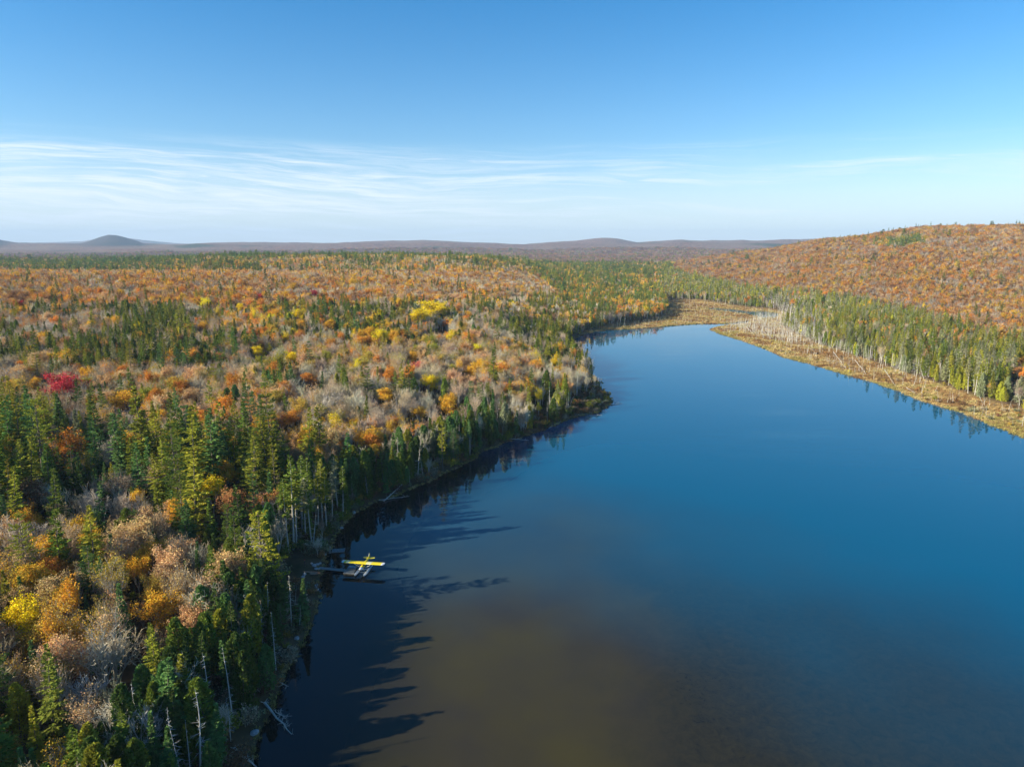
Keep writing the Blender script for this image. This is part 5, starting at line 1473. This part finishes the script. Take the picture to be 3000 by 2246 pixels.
# canoe drawn up on the bank
a = wp(912, 1680, .7)
cn = empty('canoe', (a[0], a[1], gz(*a) + .02), R(-4)); cn.rotation_euler = (R(28), 0, R(-5)); tag(cn, 'reddish brown canoe pulled up on the bank below the walkway', 'canoe')
def hull(inner):
    rr = []
    for i in range(13):
        t = -1 + 2 * i / 12; w_ = .44 * (1 - abs(t) ** 2.6) + .02; e_ = .20 * abs(t) ** 4
        if inner: w_ = max(.01, w_ - .03)
        zb = (.05 if inner else 0) + e_ * .9; zt = .36 + e_ * 1.2
        y = [-w_, -w_ * .92, -w_ * .55, 0, w_ * .55, w_ * .92, w_]; z = [zt, zb + .16, zb + .04, zb, zb + .04, zb + .16, zt]
        rr.append([(t * 2.35 * (.985 if inner else 1), yy, zz) for yy, zz in zip(y, z)])
    return np.array(rr)
def skin_(rr, flip=False):
    V = rr.reshape(-1, 3); F = []
    for i in range(rr.shape[0] - 1):
        for j in range(rr.shape[1] - 1):
            f = (i * 7 + j, i * 7 + j + 1, (i + 1) * 7 + j + 1, (i + 1) * 7 + j); F.append(f[::-1] if flip else f)
    return V, np.array(F)
MB().add(*skin_(hull(False))).build('hull', M['canoe'], cn, True)
MB().add(*skin_(hull(True), True)).build('lining', M['canoein'], cn, True)
o_ = hull(False)
gw = MB()
for e in (0, 6):
    for i in range(12): gw.tube(tuple(o_[i, e]), tuple(o_[i + 1, e]), .025, sides=5)
gw.build('gunwale', M['canoein'], cn)
for t in (-1.1, 0, 1.2): MB().box((t - .1, -.38, .30), (t + .1, .38, .325)).build('thwart', M['canoein'], cn)

# person standing on the bank
a = on_plane(893.5, 1660, 1.0); pz = gz(*a)
pe = empty('person', (a[0], a[1], pz), R(-60)); tag(pe, 'person in dark clothes and a red cap standing on the bank above the canoe', 'person')
def skinmesh(name, pts, edges, radii, mt, root=0):
    me = bpy.data.meshes.new(name); me.from_pydata(pts, edges, []); me.materials.append(mt)
    o = link(name, me, pe)
    sm = o.modifiers.new('skin', 'SKIN'); sb = o.modifiers.new('smooth', 'SUBSURF'); sb.levels = 1; sb.render_levels = 1
    if not me.skin_vertices: pass
    for i, v in enumerate(me.skin_vertices[0].data): v.radius = (radii[i], radii[i])
    me.skin_vertices[0].data[root].use_root = True
    for p in me.polygons: p.use_smooth = True
    return o
skinmesh('body', [(0,0,.93),(0,0,1.18),(0,0,1.40),(0,0,1.49),(0,.01,1.60),(0,.01,1.70),(.17,0,1.40),(.24,.02,1.14),(.26,.08,.90),(.27,.10,.82),(-.17,0,1.40),(-.24,.02,1.14),(-.25,.10,.90),(-.25,.13,.82),
    (.09,0,.88),(.11,.02,.50),(.12,0,.09),(.12,.14,.04),(-.09,0,.88),(-.11,.02,.50),(-.12,0,.09),(-.12,.14,.04)],
    [(0,1),(1,2),(2,3),(3,4),(4,5),(2,6),(6,7),(7,8),(8,9),(2,10),(10,11),(11,12),(12,13),(0,14),(14,15),(15,16),(16,17),(0,18),(18,19),(19,20),(20,21)],
    [.12,.12,.10,.055,.095,.07,.055,.042,.032,.03,.055,.042,.032,.03,.08,.055,.04,.035,.08,.055,.04,.035], M['skin'])
skinmesh('jacket', [(0,0,.88),(0,0,1.18),(0,0,1.40),(0,0,1.46),(.17,0,1.40),(.24,.02,1.14),(.26,.08,.92),(-.17,0,1.40),(-.24,.02,1.14),(-.25,.10,.92)],
    [(0,1),(1,2),(2,3),(2,4),(4,5),(5,6),(2,7),(7,8),(8,9)], [.17,.16,.13,.075,.08,.062,.05,.08,.062,.05], M['darkcloth'])
skinmesh('trousers', [(0,0,.93),(.09,0,.86),(.11,.02,.50),(.12,0,.10),(-.09,0,.86),(-.11,.02,.50),(-.12,0,.10)], [(0,1),(1,2),(2,3),(0,4),(4,5),(5,6)], [.14,.105,.075,.062,.105,.075,.062], M['darkcloth'])
MB().loft([ring(0, 1, 0, 1) * 0 + np.stack([np.cos(np.arange(12) * math.pi / 6) * r1, np.sin(np.arange(12) * math.pi / 6) * r1 + .01, np.full(12, z)], -1) for r1, z in ((.112, 1.62), (.118, 1.68), (.10, 1.745), (.05, 1.78))]).box((-.07, .09, 1.635), (.07, .20, 1.65)).build('cap', M['redcloth'], pe)

# boulders at the landing and along the waterline
def boulder(px, py, s, lab_, seed):
    rg = np.random.default_rng(seed)
    nth, nph = 7, 10; V = []
    for i in range(nth + 1):
        th = math.pi * i / nth
        for j in range(nph):
            ph = 2 * math.pi * j / nph
            k_ = 1 + rg.normal() * .10 if 0 < i < nth else 1
            V.append((math.sin(th) * math.cos(ph) * s * k_ * 1.2, math.sin(th) * math.sin(ph) * s * k_, math.cos(th) * s * .7 * k_))
    F = [(i * nph + j, (i + 1) * nph + j, (i + 1) * nph + (j + 1) % nph, i * nph + (j + 1) % nph) for i in range(nth) for j in range(nph)]
    p = wp(px, py, .2); o = MB().add(V, np.array(F)).build('boulder', M['rock'])
    o.location = (p[0], p[1], max(gz(*p), -.1) + s * .2); o.rotation_euler = (0, 0, rg.uniform(0, 6)); tag(o, lab_, 'boulder', 'grey boulders of the lakeshore')
for i, (a, b, s, l) in enumerate([(921,1662,.55,'largest grey boulder where the walkway meets the bank'), (930,1657,.42,'boulder behind the largest one by the walkway'), (934,1667,.38,'low boulder at the foot of the walkway'),
        (926,1669,.45,'boulder between the canoe and the walkway'), (914,1658,.32,'small boulder between the person and the walkway'), (938,1652,.34,'small boulder in the shallows above the walkway'),
        (893,1692,.40,'boulder just below the left end of the canoe'), (888,1701,.45,'boulder in the bushes below the canoe'), (925,1718,.62,'big pale boulder on the waterline below the canoe'),
        (929,1727,.4,'smaller boulder touching the big pale one below the canoe'), (951,1622,.45,'flat boulder left of the plank landing'), (1000,1544,.5,'boulder at the waterline beyond the plank landing'),
        (1037,1500,.6,'long pale boulder at the waterline before the lake bend'), (746,2148,.6,'boulder by the fallen silver logs near the bottom'), (1581,1251,.6,'white boulder on the dark bank left of the wooded point'), (870,1873,.5,'pale boulder among rusty bushes below the snags')]):
    boulder(a, b, s, l, i)

# fallen and leaning logs
def log(p0, p1, z0, z1, r0, lab_, seed, nbr=10, name='fallen_log'):
    rg = np.random.default_rng(seed)
    A = Vector((*wp(*p0), z0)); B = Vector((*wp(*p1), z1))
    pts = [Vector((0, 0, 0))]; n_ = 6
    for i in range(1, n_ + 1): pts.append((B - A) * (i / n_) + Vector((rg.normal() * .06, rg.normal() * .06, rg.normal() * .05)))
    segs = [(*pts[i], *pts[i + 1], r0 * (1 - .72 * i / n_), r0 * (1 - .72 * (i + 1) / n_)) for i in range(n_)]
    V, F = tubes(segs, 6); mb = MB().add(V, F)
    bs = []
    for k_ in range(nbr):
        t = rg.uniform(.25, 1) * n_; q = pts[min(int(t), n_ - 1)].lerp(pts[min(int(t), n_ - 1) + 1], t - int(t)) if t < n_ else pts[n_]
        d = Vector((rg.normal(), rg.normal(), abs(rg.normal()) * .8)).normalized() * rg.uniform(.5, 1.7)
        bs.append((*q, *(q + d), .045, .014))
        for _ in range(2): bs.append((*(q + d * .6), *(q + d * .6 + Vector(rg.normal(0, .4, 3))), .025, .010))
    if r0 > .16:    # root plate
        for k_ in range(14):
            a_ = rg.uniform(0, 6.28); dd = Vector((math.cos(a_) * .8, math.sin(a_) * .5, math.sin(a_ * 2) * .6)); bs.append((0, 0, 0, *dd, .06, .015))
    if bs:
        V, F = tubes(bs, 3); mb.add(V, F)
    e = mb.build(name, M['deadwood'], None, True); e.location = A
    tag(e, lab_, 'log', 'bleached logs fallen at the shores')
LOGS = [((776,2070),(855,2150),.9,.05,.24,12,'long silver log with torn roots sloping into the lake near the bottom'),
 ((687,2206),(757,2250),1.0,.05,.26,10,'thick silver log entering the lake at the bottom edge'),
 ((724,2055),(762,2035),1.0,1.4,.20,6,'short grey log lying on the bank above the long silver one'),
 ((650,2240),(662,2195),1.0,3.5,.14,8,'leaning grey stem among bushes at the bottom edge'),
 ((800,2000),(845,2012),.8,.3,.12,8,'small branchy log overhanging the dark water above the long silver one'),
 ((806,2085),(836,2105),.5,.1,.08,10,'thin twisted dead branch in the shallows beside the long silver log'),
 ((1125,1468),(1178,1437),.3,2.2,.20,10,'grey log slanting up the bank at the lake bend'),
 ((1110,1466),(1200,1452),.3,.1,.12,8,'thin grey log lying flat along the lake bend'),
 ((1493,1288),(1550,1289),.6,.1,.14,8,'dark log poking into the lake beyond the lone thin pine'),
 ((1655,1222),(1680,1192),.5,5.5,.16,4,'steeply leaning pale stem at the wooded point'),
 ((1663,1218),(1714,1188),.5,3.2,.20,6,'long pale log slanting up at the wooded point'),
 ((1668,1221),(1730,1211),.3,.6,.14,5,'pale log lying flat at the water of the wooded point'),
 ((1735,1202),(1775,1182),.4,2.2,.15,9,'forked pale log near the tip of the wooded point'),
 ((1738,1200),(1774,1206),.8,.1,.16,5,'stout pale log tipping into the lake at the point'),
 ((1705,1214),(1765,1216),.4,.1,.10,6,'thin log half afloat in front of the wooded point'),
 ((1796,1185),(1822,1180),.12,.12,.14,2,'pale log afloat just off the tip of the point'),
 ((1800,1178),(1816,1177),.10,.10,.08,0,'slim log afloat behind the larger one off the point'),
 ((1770,1152),(1790,1149),.3,.1,.10,3,'small log poking out behind the wooded point'),
 ((1752,1114),(1770,1115),1.2,.9,.10,3,'dark stick log jutting over the lake behind the point'),
 ((1608,1254),(1640,1238),.3,.3,.12,10,'bleached driftwood log along the dark bank left of the point'),
 ((2503,1073),(2540,1098),4.5,.3,.15,6,'steep leaning pale stem on the right marsh'),
 ((2590,1095),(2625,1135),3.0,.2,.14,5,'pale log slanting to the water on the right marsh'),
 ((2640,1112),(2700,1122),.6,.5,.12,4,'flat bleached log on the right marsh under the conifers'),
 ((2400,1055),(2465,1062),.6,.5,.13,8,'bleached log on the marsh edge near the leaning stem'),
 ((2470,1075),(2530,1090),.5,.4,.13,8,'log parallel to the right shore below the leaning stem'),
 ((2655,1140),(2685,1155),1.2,.3,.12,8,'short pale log beside the water on the right marsh'),
 ((2185,968),(2215,985),4.0,.4,.16,5,'leaning pale log crossing the dead stand on the spit'),
 ((2230,975),(2260,992),3.0,.4,.14,6,'second leaning log right of the first on the spit'),
 ((2440,1045),(2475,1075),4.0,.4,.15,8,'toppled grey trunk over the marsh left of the leaning stem'),
 ((2860,1160),(2880,1185),3.0,.4,.13,6,'leaning dead stem at the marsh treeline near the right edge')]
for i, l in enumerate(LOGS): log(l[0], l[1], l[2], l[3], l[4], l[6], i + 3, l[5])

# ------------------------------------------------------------------ haze
m = bpy.data.materials.new('air_haze'); m.use_nodes = True
n = NT(m.node_tree)
HAZE_D = 5.4e-5
v_ = n.n('ShaderNodeVolumePrincipled', {'Color': (0.50, 0.70, 1.0, 1), 'Density': HAZE_D, 'Anisotropy': 0.0})
n.n('ShaderNodeOutputMaterial', {'Volume': v_.outputs[0]})
V, F = box((-26000, -2500, -6), (26000, 23000, 620))
hz = link('haze', raw_mesh('haze', V, [F], [m])); tag(hz, kind='stuff')
